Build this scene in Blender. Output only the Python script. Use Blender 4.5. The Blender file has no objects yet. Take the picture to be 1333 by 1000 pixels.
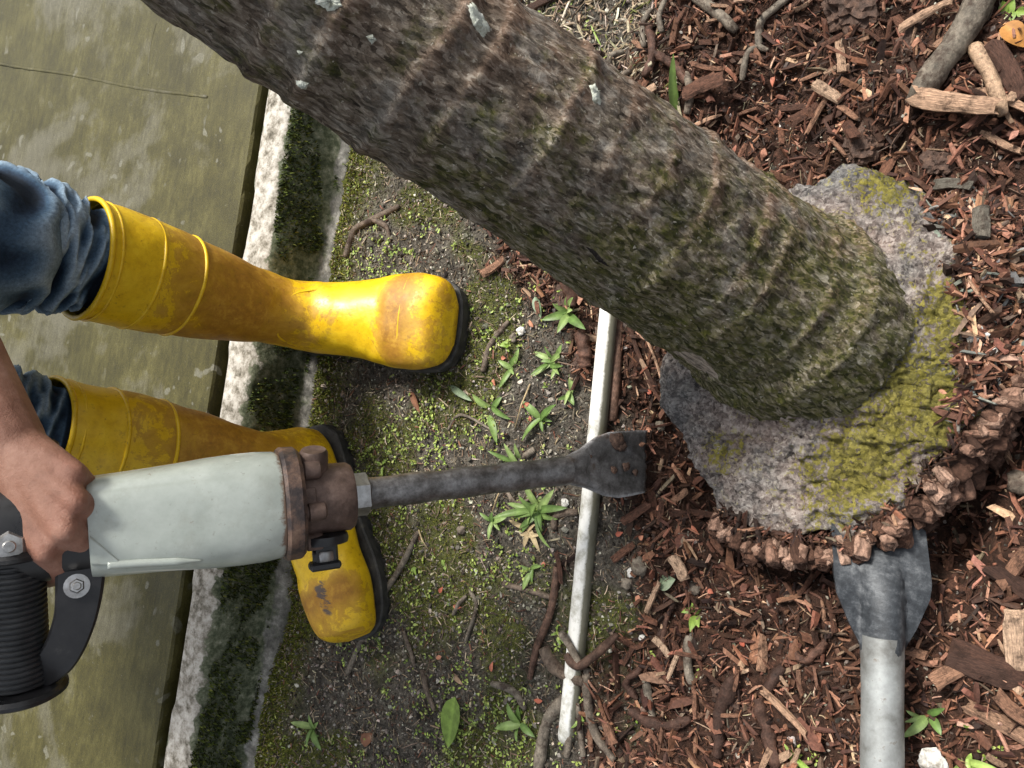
import bpy, bmesh, math, random
import numpy as np
from mathutils import Vector, Matrix

# ------------------------------------------------------------------ camera, world, sun, exposure
S = bpy.context.scene
F = 1026.0
PITCH, ROLL, CAMZ = math.radians(58), math.radians(11), 0.89
C = np.array([0, 0, CAMZ])
w_ = np.array([0, math.cos(PITCH), -math.sin(PITCH)])
_r0 = np.array([1., 0, 0]); _u0 = np.array([0, math.sin(PITCH), math.cos(PITCH)])
rc = math.cos(ROLL) * _r0 + math.sin(ROLL) * _u0
uc = -math.sin(ROLL) * _r0 + math.cos(ROLL) * _u0
CX, CY = -uc, rc                       # the phone was held upright, the picture lies on its side
cd = bpy.data.cameras.new('camera'); cam = bpy.data.objects.new('camera', cd); S.collection.objects.link(cam)
cd.sensor_fit = 'HORIZONTAL'; cd.sensor_width = 36.0; cd.lens = 36.0 * F / 1333.0
cd.clip_start = 0.02; cd.clip_end = 200
m = Matrix.Identity(4)
for i in range(3):
    m[i][0] = CX[i]; m[i][1] = CY[i]; m[i][2] = -w_[i]; m[i][3] = C[i]
cam.matrix_world = m
S.camera = cam

SUN_AZ, SUN_EL = math.radians(60), math.radians(58)   # azimuth from +Y towards +X
W = bpy.data.worlds.new('World'); S.world = W; W.use_nodes = True
wn = W.node_tree; wn.nodes.clear()
sky = wn.nodes.new('ShaderNodeTexSky'); sky.sky_type = 'NISHITA'; sky.sun_disc = False
sky.sun_elevation = SUN_EL; sky.sun_rotation = SUN_AZ; sky.air_density = 1.6; sky.dust_density = 5.0; sky.ozone_density = 1.0
hs = wn.nodes.new('ShaderNodeHueSaturation'); hs.inputs['Saturation'].default_value = 0.3
bg = wn.nodes.new('ShaderNodeBackground'); bg.inputs['Strength'].default_value = 0.08
wo = wn.nodes.new('ShaderNodeOutputWorld')
wn.links.new(sky.outputs[0], hs.inputs['Color']); wn.links.new(hs.outputs[0], bg.inputs[0]); wn.links.new(bg.outputs[0], wo.inputs[0])
sl = bpy.data.lights.new('sun', 'SUN'); sl.energy = 2.7; sl.angle = math.radians(12); sl.color = (1, 0.95, 0.86)
sun = bpy.data.objects.new('sun', sl); S.collection.objects.link(sun)
sd = Vector((math.sin(SUN_AZ) * math.cos(SUN_EL), math.cos(SUN_AZ) * math.cos(SUN_EL), math.sin(SUN_EL)))
sun.rotation_euler = sd.to_track_quat('Z', 'Y').to_euler()
S.view_settings.view_transform = 'Standard'; S.view_settings.look = 'None'
S.view_settings.exposure = 1.12; S.view_settings.gamma = 1.0; S.view_settings.use_curve_mapping = False

# ------------------------------------------------------------------ helpers
rng = np.random.default_rng(7); random.seed(7)
def at(x, y, d): return C + d * (w_ + CX * (x - 666.5) / F - CY * (y - 500) / F)
def gp(x, y, z=0.0):
    r = w_ + CX * (x - 666.5) / F - CY * (y - 500) / F
    return C + r * (z - C[2]) / r[2]
def proj(P):
    v = np.asarray(P) - C; d = np.maximum(v @ w_, 1e-3)
    return 666.5 + F * (v @ CX) / d, 500 - F * (v @ CY) / d
def nrm(v): v = np.asarray(v, float); return v / max(np.linalg.norm(v), 1e-12)

def _h(ix, iy, iz, seed):
    n = (ix.astype(np.int64) * 374761393 + iy.astype(np.int64) * 668265263 + iz.astype(np.int64) * 2147483647 + seed * 974634777) & 0xffffffff
    n = ((n ^ (n >> 13)) * 1274126177) & 0xffffffff
    n = ((n ^ (n >> 16)) * 2246822519) & 0xffffffff
    return ((n ^ (n >> 15)) & 0xffff) / 65535.0
def vn(x, y, z=None, seed=0):
    x = np.asarray(x, float); y = np.asarray(y, float)
    z = np.zeros_like(x) if z is None else np.asarray(z, float)
    ix, iy, iz = np.floor(x), np.floor(y), np.floor(z)
    fx, fy, fz = x - ix, y - iy, z - iz
    fx = fx * fx * (3 - 2 * fx); fy = fy * fy * (3 - 2 * fy); fz = fz * fz * (3 - 2 * fz)
    r = 0
    for a in (0, 1):
        for b in (0, 1):
            for c in (0, 1):
                wgt = (fx if a else 1 - fx) * (fy if b else 1 - fy) * (fz if c else 1 - fz)
                r = r + wgt * _h(ix + a, iy + b, iz + c, seed)
    return r * 2 - 1
def fbm(x, y, z=None, o=3, seed=0):
    r = 0; a = 1; f = 1
    for k in range(o):
        r = r + a * vn(np.asarray(x) * f, np.asarray(y) * f, None if z is None else np.asarray(z) * f, seed + k * 13); a *= .5; f *= 2.03
    return r
def sstep(a, b, x):
    t = np.clip((x - a) / (b - a), 0, 1); return t * t * (3 - 2 * t)

COL = S.collection
def link(o, parent=None):
    COL.objects.link(o)
    if parent is not None: o.parent = parent
    return o
def tag(o, label=None, cat=None, group=None, kind=None):
    if label: o['label'] = label
    if cat: o['category'] = cat
    if group: o['group'] = group
    if kind: o['kind'] = kind
    return o
def mesh(name, V, Fc, mat=None, smooth=True):
    me = bpy.data.meshes.new(name)
    if isinstance(Fc, np.ndarray):
        V = np.asarray(V, np.float32); k = Fc.shape[1]
        me.vertices.add(len(V)); me.vertices.foreach_set('co', V.ravel())
        me.loops.add(Fc.size); me.loops.foreach_set('vertex_index', Fc.ravel().astype(np.int32))
        me.polygons.add(len(Fc)); me.polygons.foreach_set('loop_start', np.arange(0, Fc.size, k, dtype=np.int32))
        me.update(calc_edges=True)
    else:
        me.from_pydata([tuple(map(float, v)) for v in V], [], [tuple(map(int, f)) for f in Fc]); me.update()
    me.polygons.foreach_set('use_smooth', np.full(len(me.polygons), bool(smooth)))
    if mat: me.materials.append(mat)
    return me
def obj(name, me, parent=None, loc=None):
    o = link(bpy.data.objects.new(name, me), parent)
    if loc is not None: o.location = loc
    return o
def empty(name, loc, label, cat, group=None, rotz=0):
    o = link(bpy.data.objects.new(name, None)); o.location = loc; o.rotation_euler.z = rotz; o.empty_display_size = .02
    return tag(o, label, cat, group)
def recenter(o):
    """move a mesh object's origin to its base centre (mesh not shared)"""
    me = o.data; n = len(me.vertices); a = np.empty(n * 3, np.float32); me.vertices.foreach_get('co', a); a = a.reshape(-1, 3)
    c = np.array([(a[:, 0].min() + a[:, 0].max()) / 2, (a[:, 1].min() + a[:, 1].max()) / 2, a[:, 2].min()], np.float32)
    me.vertices.foreach_set('co', (a - c).ravel()); o.location = Vector(o.location) + Vector([float(q) for q in c]); me.update()
    return o
def pt_attr(me, name, col):
    a = me.attributes.new(name, 'FLOAT_COLOR', 'POINT')
    col = np.asarray(col, np.float32)
    if col.shape[1] == 3: col = np.hstack([col, np.ones((len(col), 1), np.float32)])
    a.data.foreach_set('color', col.ravel())
class MB:
    """collects quads/tris into one mesh"""
    def __init__(s): s.v = []; s.f = []
    def add(s, V, Fc):
        o = len(s.v); s.v += [tuple(map(float, v)) for v in V]; s.f += [tuple(int(i) + o for i in f) for f in Fc]; return s
    def build(s, name, mat, parent=None, smooth=True): return obj(name, mesh(name, s.v, s.f, mat, smooth), parent)
def frame(d, hint=(0, 0, 1)):
    d = nrm(d); h = np.asarray(hint, float)
    if abs(d @ nrm(h)) > .98: h = np.array([1., 0, 0])
    a = nrm(np.cross(h, d)); return a, np.cross(d, a), d
def grid_faces(nr, nc, wrap=True):
    F_ = []
    for i in range(nr - 1):
        for j in range(nc if wrap else nc - 1):
            k = (j + 1) % nc
            F_.append((i * nc + j, i * nc + k, (i + 1) * nc + k, (i + 1) * nc + j))
    return F_
def tube(mb, pts, rad, n=8, cap=True, flat=1.0, up=(0, 0, 1), lumpy=0, seed=0):
    pts = np.asarray(pts, float); rad = np.broadcast_to(np.asarray(rad, float), (len(pts),)); V = []
    for i in range(len(pts)):
        d = pts[min(i + 1, len(pts) - 1)] - pts[max(i - 1, 0)]
        a, b, _ = frame(d, up)
        for j in range(n):
            t = 2 * math.pi * j / n
            r = rad[i]
            if lumpy: r *= 1 + lumpy * float(vn(np.array(i * .31), np.array(j * .9), seed=seed) + .5 * vn(np.array(i * .9), np.array(j * 1.7), seed=seed + 5))
            V.append(pts[i] + r * (math.cos(t) * a + flat * math.sin(t) * b))
    Fc = grid_faces(len(pts), n)
    if cap:
        Fc.append(tuple(range(n - 1, -1, -1))); Fc.append(tuple((len(pts) - 1) * n + j for j in range(n)))
    mb.add(V, Fc); return mb
def lathe(mb, prof, base, axis, n=32, hint=(0, 0, 1), sq=2.0):
    a, b, d = frame(axis, hint); V = []
    for (r, z) in prof:
        for j in range(n):
            t = 2 * math.pi * j / n; c, s_ = math.cos(t), math.sin(t)
            k = (abs(c) ** sq + abs(s_) ** sq) ** (-1 / sq)
            V.append(np.asarray(base) + d * z + r * k * (c * a + s_ * b))
    Fc = grid_faces(len(prof), n)
    Fc.append(tuple(range(n - 1, -1, -1))); Fc.append(tuple((len(prof) - 1) * n + j for j in range(n)))
    mb.add(V, Fc); return mb
def boxm(mb, c, ax, half, bev=.0):
    a = [np.asarray(q, float) for q in ax]; V = []; k = bev
    hx, hy, hz = half
    ring = []
    for z, ins in ((-hz, k), (-hz + k, 0), (hz - k, 0), (hz, k)):
        x, y = hx - ins, hy - ins
        pts = [(-x + k, -y), (x - k, -y), (x, -y + k), (x, y - k), (x - k, y), (-x + k, y), (-x, y - k), (-x, -y + k)]
        V += [np.asarray(c) + p[0] * a[0] + p[1] * a[1] + z * a[2] for p in pts]
    Fc = grid_faces(4, 8); Fc.append(tuple(range(7, -1, -1))); Fc.append(tuple(24 + j for j in range(8)))
    mb.add(V, Fc); return mb
def crom(P, n):
    P = np.asarray(P, float); k = len(P); out = []
    for t in np.linspace(0, k - 1, n):
        i = min(int(t), k - 2); u = t - i
        p0, p1, p2, p3 = P[max(i - 1, 0)], P[i], P[i + 1], P[min(i + 2, k - 1)]
        out.append(.5 * (2 * p1 + (p2 - p0) * u + (2 * p0 - 5 * p1 + 4 * p2 - p3) * u * u + (3 * p1 - p0 - 3 * p2 + p3) * u ** 3))
    return np.array(out)

# ------------------------------------------------------------------ materials
class NT:
    def __init__(s, name):
        s.m = bpy.data.materials.new(name); s.m.use_nodes = True; s.t = s.m.node_tree; s.t.nodes.clear()
        s.out = s.t.nodes.new('ShaderNodeOutputMaterial'); s.b = s.t.nodes.new('ShaderNodeBsdfPrincipled')
        s.t.links.new(s.b.outputs[0], s.out.inputs[0])
        s.co = s.t.nodes.new('ShaderNodeTexCoord').outputs['Object']
    def n(s, ty, ins=None, **kw):
        nd = s.t.nodes.new('ShaderNode' + ty)
        for k, v in kw.items(): setattr(nd, k, v)
        for k, v in (ins or {}).items(): s.set(nd.inputs[k], v)
        return nd
    def set(s, sock, v):
        if isinstance(v, bpy.types.NodeSocket): s.t.links.new(v, sock)
        else:
            if hasattr(sock.default_value, '__len__') and len(sock.default_value) == 4 and len(v) == 3: v = (*v, 1)
            sock.default_value = v
    def noise(s, scale, detail=4, rough=.6, co=None, dist=0):
        return s.n('TexNoise', {'Vector': co or s.co, 'Scale': scale, 'Detail': detail, 'Roughness': rough, 'Distortion': dist}).outputs[0]
    def voro(s, scale, co=None, feature='F1', rnd=1):
        return s.n('TexVoronoi', {'Vector': co or s.co, 'Scale': scale, 'Randomness': rnd}, feature=feature).outputs[0]
    def cell(s, scale, co=None, warp=.02, wsc=40.):
        co = co or s.co
        nz = s.n('TexNoise', {'Vector': co, 'Scale': wsc, 'Detail': 3.}).outputs['Color']
        c2 = s.n('VectorMath', {0: co, 1: s.n('VectorMath', {0: nz, 3: warp}, operation='SCALE').outputs[0]}, operation='ADD').outputs[0]
        v = s.n('TexVoronoi', {'Vector': c2, 'Scale': scale})
        return s.n('SeparateColor', {0: v.outputs['Color']}).outputs[0], v.outputs['Distance']
    def stretch(s, sc, co=None, rot=(0, 0, 0)):
        return s.n('Mapping', {'Vector': co or s.co, 'Scale': sc, 'Rotation': rot}).outputs[0]
    def ramp(s, fac, stops, interp='LINEAR'):
        nd = s.n('ValToRGB', {'Fac': fac}); cr = nd.color_ramp; cr.interpolation = interp
        while len(cr.elements) > 1: cr.elements.remove(cr.elements[-1])
        for i, (p, c) in enumerate(stops):
            e = cr.elements[0] if i == 0 else cr.elements.new(p)
            e.position = p; c = (c, c, c) if not hasattr(c, '__len__') else c; e.color = (*c, 1)
        return nd.outputs[0]
    def mix(s, f, a, b, blend='MIX'):
        nd = s.n('MixRGB', {'Fac': f, 'Color1': a, 'Color2': b}, blend_type=blend); return nd.outputs[0]
    def math(s, op, a, b=0.0, clamp=False):
        nd = s.n('Math', {0: a, 1: b}, operation=op); nd.use_clamp = clamp; return nd.outputs[0]
    def attr(s, name, out='Color'): return s.n('Attribute', attribute_name=name).outputs[out]
    def bump(s, h, strength=.5, dist=.002, nrm_=None):
        ins = {'Height': h, 'Strength': strength, 'Distance': dist}
        if nrm_ is not None: ins['Normal'] = nrm_
        return s.n('Bump', ins).outputs[0]
    def fin(s, col=None, rough=None, normal=None, metal=None, spec=None, sss=None):
        for k, v in (('Base Color', col), ('Roughness', rough), ('Normal', normal), ('Metallic', metal), ('Specular IOR Level', spec)):
            if v is not None: s.set(s.b.inputs[k], v)
        if sss:
            s.set(s.b.inputs['Subsurface Weight'], sss); s.b.inputs['Subsurface Radius'].default_value = (.006, .0025, .0015); s.b.inputs['Subsurface Scale'].default_value = 1
        return s.m
MT = {}
def mk_mats():
    # soil and mulch bed
    t = NT('soil'); mul = t.attr('zone'); sep = t.n('SeparateColor', {0: mul}).outputs
    n1 = t.noise(38, 6, .7); n2 = t.noise(260, 4, .7); n3 = t.noise(9, 4, .6)
    soil = t.ramp(t.math('ADD', t.math('MULTIPLY', n1, .5), t.math('MULTIPLY', n2, .5)), [(.34, (.02, .017, .014)), (.47, (.06, .053, .043)), (.56, (.13, .115, .094)), (.68, (.3, .27, .22))])
    mulc = t.ramp(t.noise(90, 6, .75), [(.3, (.012, .006, .004)), (.52, (.045, .022, .014)), (.72, (.13, .06, .04))])
    moss = t.ramp(t.noise(160, 5, .7), [(.3, (.02, .024, .006)), (.5, (.075, .088, .016)), (.7, (.16, .17, .035))])
    c = t.mix(sep[0], soil, mulc); c = t.mix(sep[1], c, moss)
    h = t.math('ADD', n2, t.math('MULTIPLY', t.noise(700, 3, .6), .5))
    MT['soil'] = t.fin(c, .85, t.bump(h, 1., .005), spec=.25)
    # coloured-by-attribute bits
    def tint(name, rough, ns, bs, spec=.3):
        t = NT(name); a = t.attr('tint'); n = t.noise(ns, 4, .7)
        c = t.mix(1.0, a, t.ramp(n, [(.25, .45), (.5, .95), (.75, 1.5)]), 'MULTIPLY')
        return t.fin(c, rough, t.bump(n, .5, bs), spec=spec)
    MT['bits'] = tint('litter_bits', .75, 260, .002)
    MT['grit'] = tint('grit', .85, 400, .001, .2)
    MT['moss'] = tint('moss', .8, 300, .001, .15)
    MT['leafbits'] = tint('small_leaves', .5, 200, .0005, .4)
    def chip(name, stops, k=1.0, st=(1.2, 9, 9)):
        t = NT(name); rnd = t.n('ObjectInfo').outputs['Random']; base = t.ramp(rnd, stops)
        g = t.noise(60 * k, 6, .78, t.stretch(st)); rr_ = t.n('VectorMath', {0: t.co, 1: t.n('CombineXYZ', {0: t.math('MULTIPLY', rnd, 40.)}).outputs[0]}, operation='ADD').outputs[0]
        d = t.noise(45 * k, 5, .75, rr_)
        c = t.mix(1, base, t.ramp(g, [(.3, .25), (.5, .95), (.68, 1.7)]), 'MULTIPLY')
        c = t.mix(t.ramp(d, [(.48, 0.), (.64, .8)]), c, (.03, .015, .01))
        return t.fin(c, t.ramp(d, [(.4, .55), (.7, .85)]), t.bump(g, .9, .003), spec=.3)
    MT['chip'] = chip('wood_chip', [(0, (.05, .023, .015)), (.3, (.11, .05, .032)), (.55, (.2, .095, .06)), (.8, (.3, .165, .105)), (1, (.42, .28, .19))], .05)
    MT['palechip'] = chip('pale_split_wood', [(0, (.4, .24, .155)), (1, (.52, .36, .25))], .05)
    MT['darkchip'] = chip('dark_bark', [(0, (.035, .018, .013)), (1, (.1, .05, .035))], .05)
    MT['greychunk'] = chip('grey_chunk', [(0, (.12, .11, .09)), (1, (.18, .16, .13))], .05)
    MT['barkroot'] = chip('bark_root', [(0, (.035, .018, .013)), (1, (.11, .055, .038))], 1.4, (1, 1, 1))
    MT['paleroot'] = chip('pale_root', [(0, (.36, .23, .15)), (1, (.46, .33, .22))], 1.4, (1, 1, 1))
    MT['root'] = chip('grey_root', [(0, (.14, .12, .095)), (.5, (.2, .17, .135)), (1, (.11, .08, .06))], 1.4, (1, 1, 1))
    MT['brownroot'] = chip('brown_root', [(0, (.07, .04, .028)), (1, (.15, .085, .06))], 1.4, (1, 1, 1))
    # cut root ends on the palm base
    t = NT('root_end'); rnd = t.n('ObjectInfo').outputs['Random']
    base = t.ramp(rnd, [(0, (.05, .026, .018)), (.3, (.13, .066, .044)), (.65, (.27, .155, .11)), (1, (.46, .3, .225))])
    co2 = t.co
    rad = t.n('VectorMath', {0: t.stretch((1, 1, 0))}, operation='LENGTH').outputs['Value']
    ringp = t.math('SINE', t.math('ADD', t.math('MULTIPLY', rad, 1500.), t.math('MULTIPLY', t.noise(140, 3), 9.)))
    n = t.noise(330, 7, .8)
    c = t.mix(1, base, t.ramp(n, [(.3, .3), (.5, .9), (.7, 1.6)]), 'MULTIPLY')
    c = t.mix(t.math('MULTIPLY', t.ramp(ringp, [(.2, 0.), (.9, 1.)]), .6), c, (.03, .013, .008))
    MT['rootend'] = t.fin(c, .8, t.bump(t.math('ADD', n, t.math('MULTIPLY', ringp, .15)), .9, .003), spec=.25)
    # palm trunk: local z runs up the stem
    t = NT('palm_bark')
    sco = t.stretch((1, 1, .5), rot=(.45, .25, 0))
    fib = t.noise(95, 7, .78, sco, dist=.8)
    big = t.noise(11, 4, .6, t.stretch((1, 1, .8)))
    mid = t.noise(34, 6, .7)
    c1, d1 = t.cell(380, t.stretch((1, 1, .35), rot=(.45, .25, 0)), .012, 90.); c2, d2 = t.cell(150, t.stretch((1, 1, .4), rot=(.45, .25, 0)), .02, 50.); fine = t.noise(330, 5, .75, t.stretch((1, 1, .4), rot=(.45, .25, 0)))
    fl = t.math('ADD', t.math('ADD', t.math('MULTIPLY', c1, .16), t.math('MULTIPLY', c2, .07)), t.math('ADD', t.math('MULTIPLY', fib, .55), t.math('MULTIPLY', fine, .32)))
    base = t.ramp(fl, [(.34, (.014, .011, .008)), (.45, (.06, .047, .036)), (.54, (.145, .117, .09)), (.64, (.28, .24, .195)), (.75, (.54, .49, .42))])
    warm = t.ramp(fl, [(.34, (.028, .014, .009)), (.46, (.12, .07, .044)), (.57, (.25, .16, .112)), (.67, (.4, .3, .235)), (.78, (.6, .52, .44))])
    ring = t.attr('ringmask', 'Fac')
    sep = t.n('SeparateXYZ', {0: t.co}).outputs
    side = t.math('ADD', t.math('MULTIPLY', sep[0], 5.5), .5, True)          # 0 on the mossier side, 1 on the browner side
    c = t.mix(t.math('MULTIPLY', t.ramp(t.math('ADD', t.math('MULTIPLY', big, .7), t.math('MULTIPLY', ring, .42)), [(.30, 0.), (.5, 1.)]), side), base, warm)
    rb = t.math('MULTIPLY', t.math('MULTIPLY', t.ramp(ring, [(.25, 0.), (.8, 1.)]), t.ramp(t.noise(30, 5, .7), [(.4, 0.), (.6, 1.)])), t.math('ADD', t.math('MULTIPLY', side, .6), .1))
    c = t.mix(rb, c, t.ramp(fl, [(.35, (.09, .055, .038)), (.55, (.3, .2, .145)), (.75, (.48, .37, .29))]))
    grey = t.ramp(t.noise(26, 6, .75), [(.5, 0.), (.6, 1.)])
    c = t.mix(t.math('MULTIPLY', grey, .5), c, t.ramp(fl, [(.3, (.05, .05, .045)), (.52, (.2, .19, .17)), (.75, (.52, .5, .46))]))
    mossn = t.math('ADD', t.math('MULTIPLY', mid, .6), t.math('MULTIPLY', big, .4))
    low = t.n('MapRange', {0: sep[2], 1: 0.02, 2: .45, 3: .15, 4: -.02}).outputs[0]
    mossf = t.math('ADD', t.math('ADD', mossn, low), t.math('MULTIPLY', t.math('SUBTRACT', .55, side), .12))
    mosscol = t.ramp(t.math('ADD', t.math('MULTIPLY', t.noise(140, 6, .8), .7), t.math('MULTIPLY', c1, .3)), [(.3, (.016, .019, .004)), (.46, (.06, .066, .01)), (.6, (.125, .13, .02)), (.78, (.29, .28, .06))])
    c = t.mix(t.math('MULTIPLY', t.ramp(mossf, [(.53, 0.), (.63, 1.)]), t.ramp(fl, [(.42, 1.), (.68, .25)])), c, mosscol)
    speck = t.ramp(t.noise(230, 3, .6), [(.65, 0.), (.7, 1.)])
    c = t.mix(t.math('MULTIPLY', speck, .7), c, (.5, .47, .4))
    hgt = t.math('ADD', t.math('ADD', fib, t.math('MULTIPLY', c1, .18)), t.math('ADD', t.math('MULTIPLY', c2, .12), t.math('MULTIPLY', fine, .4)))
    MT['bark'] = t.fin(c, .82, t.bump(hgt, 1., .006, t.bump(t.noise(420, 3, .7), .5, .0015)), spec=.25)
    # root boss
    t = NT('root_boss_bark')
    c1, d1 = t.cell(330, None, .010, 100.); c2, d2 = t.cell(130, t.stretch((1.4, .8, 1)), .02, 50.); fine = t.noise(330, 5, .75); n = t.noise(75, 7, .8); big = t.noise(16, 5, .65)
    fl = t.math('ADD', t.math('ADD', t.math('MULTIPLY', c1, .18), t.math('MULTIPLY', c2, .1)), t.math('ADD', t.math('MULTIPLY', n, .5), t.math('MULTIPLY', fine, .3)))
    c = t.ramp(fl, [(.36, (.03, .027, .026)), (.46, (.13, .118, .112)), (.56, (.29, .268, .25)), (.68, (.5, .465, .43)), (.8, (.66, .63, .58))])
    c = t.mix(t.ramp(big, [(.4, .0), (.62, .85)]), c, t.ramp(fl, [(.36, (.06, .04, .033)), (.5, (.27, .2, .17)), (.62, (.48, .39, .345)), (.78, (.68, .6, .55))]))
    blue = t.attr('bluegrey', 'Fac')
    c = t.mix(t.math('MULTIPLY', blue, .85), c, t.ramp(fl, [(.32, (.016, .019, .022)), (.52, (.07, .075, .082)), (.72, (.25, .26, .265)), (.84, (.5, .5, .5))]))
    mo = t.attr('mossmask', 'Fac')
    mf = t.ramp(t.math('ADD', t.math('MULTIPLY', t.math('ADD', t.math('MULTIPLY', t.noise(48, 7, .78), .75), t.math('MULTIPLY', c1, .25)), .8), t.math('MULTIPLY', mo, .3)), [(.55, 0.), (.62, 1.)])
    c = t.mix(t.math('MULTIPLY', mf, .9), c, t.ramp(t.math('ADD', t.math('MULTIPLY', t.noise(170, 6, .8), .7), t.math('MULTIPLY', c1, .3)), [(.3, (.04, .038, .005)), (.48, (.14, .125, .012)), (.66, (.27, .235, .03)), (.8, (.4, .36, .08))]))
    MT['boss'] = t.fin(c, .85, t.bump(t.math('ADD', t.math('ADD', n, t.math('MULTIPLY', c1, .25)), t.math('ADD', t.math('MULTIPLY', c2, .2), t.math('MULTIPLY', fine, .4))), 1., .006), spec=.25)
    t = NT('lichen'); n = t.noise(150, 5, .7)
    MT['lichen'] = t.fin(t.ramp(n, [(.35, (.28, .28, .22)), (.5, (.5, .53, .46)), (.7, (.66, .68, .62))]), .9, t.bump(n, .7, .002))
    t = NT('bare_wood'); n = t.noise(70, 5, .7, t.stretch((3, 3, .5)))
    MT['bare'] = t.fin(t.ramp(n, [(.35, (.06, .05, .04)), (.5, (.3, .25, .2)), (.7, (.5, .44, .37))]), .85, t.bump(n, .9, .003))
    t = NT('dark_crack'); MT['crack'] = t.fin((.012, .009, .007), .95)
    # concrete floor
    t = NT('wet_concrete'); big = t.noise(3.2, 5, .62, dist=.4); mid = t.noise(13, 5, .65); st = t.noise(90, 7, .8, t.stretch((.25, 1, 1))); fg = t.noise(420, 5, .75)
    ol = t.ramp(t.math('ADD', t.math('MULTIPLY', mid, .5), t.math('MULTIPLY', st, .5)), [(.38, (.03, .026, .005)), (.5, (.05, .044, .010)), (.62, (.082, .073, .022))])
    gr = t.ramp(st, [(.3, (.065, .06, .04)), (.6, (.11, .104, .076)), (.75, (.165, .158, .125))])
    k = t.attr('kerbdist', 'Fac')
    gf = t.ramp(t.math('SUBTRACT', t.math('ADD', t.math('MULTIPLY', big, .75), t.math('MULTIPLY', mid, .3)), t.math('MULTIPLY', k, .16)), [(.5, 0.), (.55, .55), (.62, .85)])
    c = t.mix(gf, ol, gr); c = t.mix(1, c, t.ramp(fg, [(.3, .6), (.5, 1.), (.7, 1.45)]), 'MULTIPLY')
    c = t.mix(t.ramp(t.noise(150, 3, .6), [(.68, 0.), (.72, .55)]), c, (.16, .152, .12)); c = t.mix(t.ramp(t.noise(120, 4, .65), [(.3, .6), (.36, 0.)]), c, (.025, .022, .012))
    spots = t.ramp(t.math('ADD', t.voro(24, dist_co(t)), t.math('MULTIPLY', t.noise(80, 5, .7), .25)), [(.3, 1.), (.36, 0.)]); sm = t.ramp(t.noise(6, 4, .6), [(.47, 0.), (.56, 1.)])
    c = t.mix(t.math('MULTIPLY', t.math('MULTIPLY', spots, sm), .75), c, t.ramp(fg, [(.3, (.085, .082, .06)), (.7, (.2, .195, .155))]))
    MT['floor'] = t.fin(c, t.ramp(t.noise(6, 4, .6), [(.35, .42), (.65, .62)]), t.bump(t.math('ADD', st, t.math('MULTIPLY', fg, .7)), .4, .0015), spec=.3)
    # kerb: limewashed cement, algae
    t = NT('limewashed_cement'); n = t.noise(55, 6, .72); b = t.noise(14, 4, .6)
    z = t.attr('zone'); sep = t.n('SeparateColor', {0: z}).outputs
    white = t.ramp(n, [(.34, (.07, .062, .046)), (.44, (.22, .2, .165)), (.54, (.4, .375, .335)), (.7, (.6, .58, .535))])
    alg = t.ramp(t.noise(90, 5, .72), [(.3, (.018, .024, .013)), (.46, (.065, .078, .045)), (.6, (.15, .16, .11)), (.76, (.34, .34, .28))])
    jag = t.ramp(t.math('ADD', sep[0], t.math('MULTIPLY', t.math('SUBTRACT', t.noise(45, 4, .6), .5), 1.5)), [(.45, 0.), (.56, 1.)])
    c = t.mix(jag, white, alg)
    g2 = t.ramp(t.math('ADD', sep[1], t.math('MULTIPLY', t.math('SUBTRACT', t.noise(40, 4, .6), .5), .9)), [(.45, 0.), (.6, 1.)])
    c = t.mix(g2, c, t.ramp(n, [(.3, (.05, .05, .045)), (.5, (.17, .165, .15)), (.7, (.4, .39, .36))]))
    MT['kerb'] = t.fin(c, .85, t.bump(t.math('ADD', n, b), .8, .004), spec=.3)
    # rubber boots
    t = NT('yellow_rubber'); n = t.noise(19, 9, .78, dist=.6); f = t.noise(80, 5, .7); sc = t.noise(24, 4, .7, t.stretch((1, .5, 1)))
    y = t.ramp(f, [(.3, (.56, .33, .004)), (.5, (.68, .43, .006)), (.7, (.74, .5, .012))])
    d = t.attr('dirt', 'Fac')
    df = t.ramp(t.math('ADD', t.math('MULTIPLY', t.math('ADD', t.math('MULTIPLY', n, .6), t.math('MULTIPLY', f, .4)), .85), t.math('MULTIPLY', d, .42)), [(.52, 0.), (.55, .65), (.66, 1.)])
    c = t.mix(t.math('MULTIPLY', df, .9), y, t.ramp(f, [(.3, (.15, .055, .006)), (.5, (.29, .125, .01)), (.68, (.43, .23, .025))]))
    sc2 = t.attr('scuff', 'Fac')
    c = t.mix(t.ramp(t.math('ADD', t.math('MULTIPLY', sc, .35), t.math('MULTIPLY', sc2, t.ramp(t.noise(75, 7, .8, t.stretch((1, .3, 1))), [(.42, .1), (.58, .85)]))), [(.46, 0.), (.66, .9)]), c, (.05, .045, .05))
    c = t.mix(t.ramp(t.noise(150, 6, .75), [(.58, 0.), (.68, .6)]), c, (.2, .085, .01)); c = t.mix(t.ramp(t.noise(60, 6, .8, t.stretch((1, .35, 1))), [(.66, 0.), (.72, .7)]), c, (.09, .05, .02))
    MT['rubber'] = t.fin(c, t.ramp(t.math('ADD', t.math('MULTIPLY', df, .3), t.math('MULTIPLY', f, .3)), [(.1, .36), (.45, .6)]), t.bump(t.noise(40, 4, .6), .25, .003, t.bump(f, .15, .0008)), spec=.5)
    t = NT('black_sole'); n = t.noise(60, 5, .7)
    MT['sole'] = t.fin(t.ramp(n, [(.35, (.012, .012, .012)), (.6, (.04, .038, .035)), (.75, (.14, .12, .09))]), .7, t.bump(n, .4, .002))
    # denim
    t = NT('denim'); n = t.noise(13, 4, .6); f = t.n('TexWave', {'Vector': t.co, 'Scale': 260., 'Distortion': 3., 'Detail': 2.}).outputs[0]
    fold = t.attr('fold', 'Fac')
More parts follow.
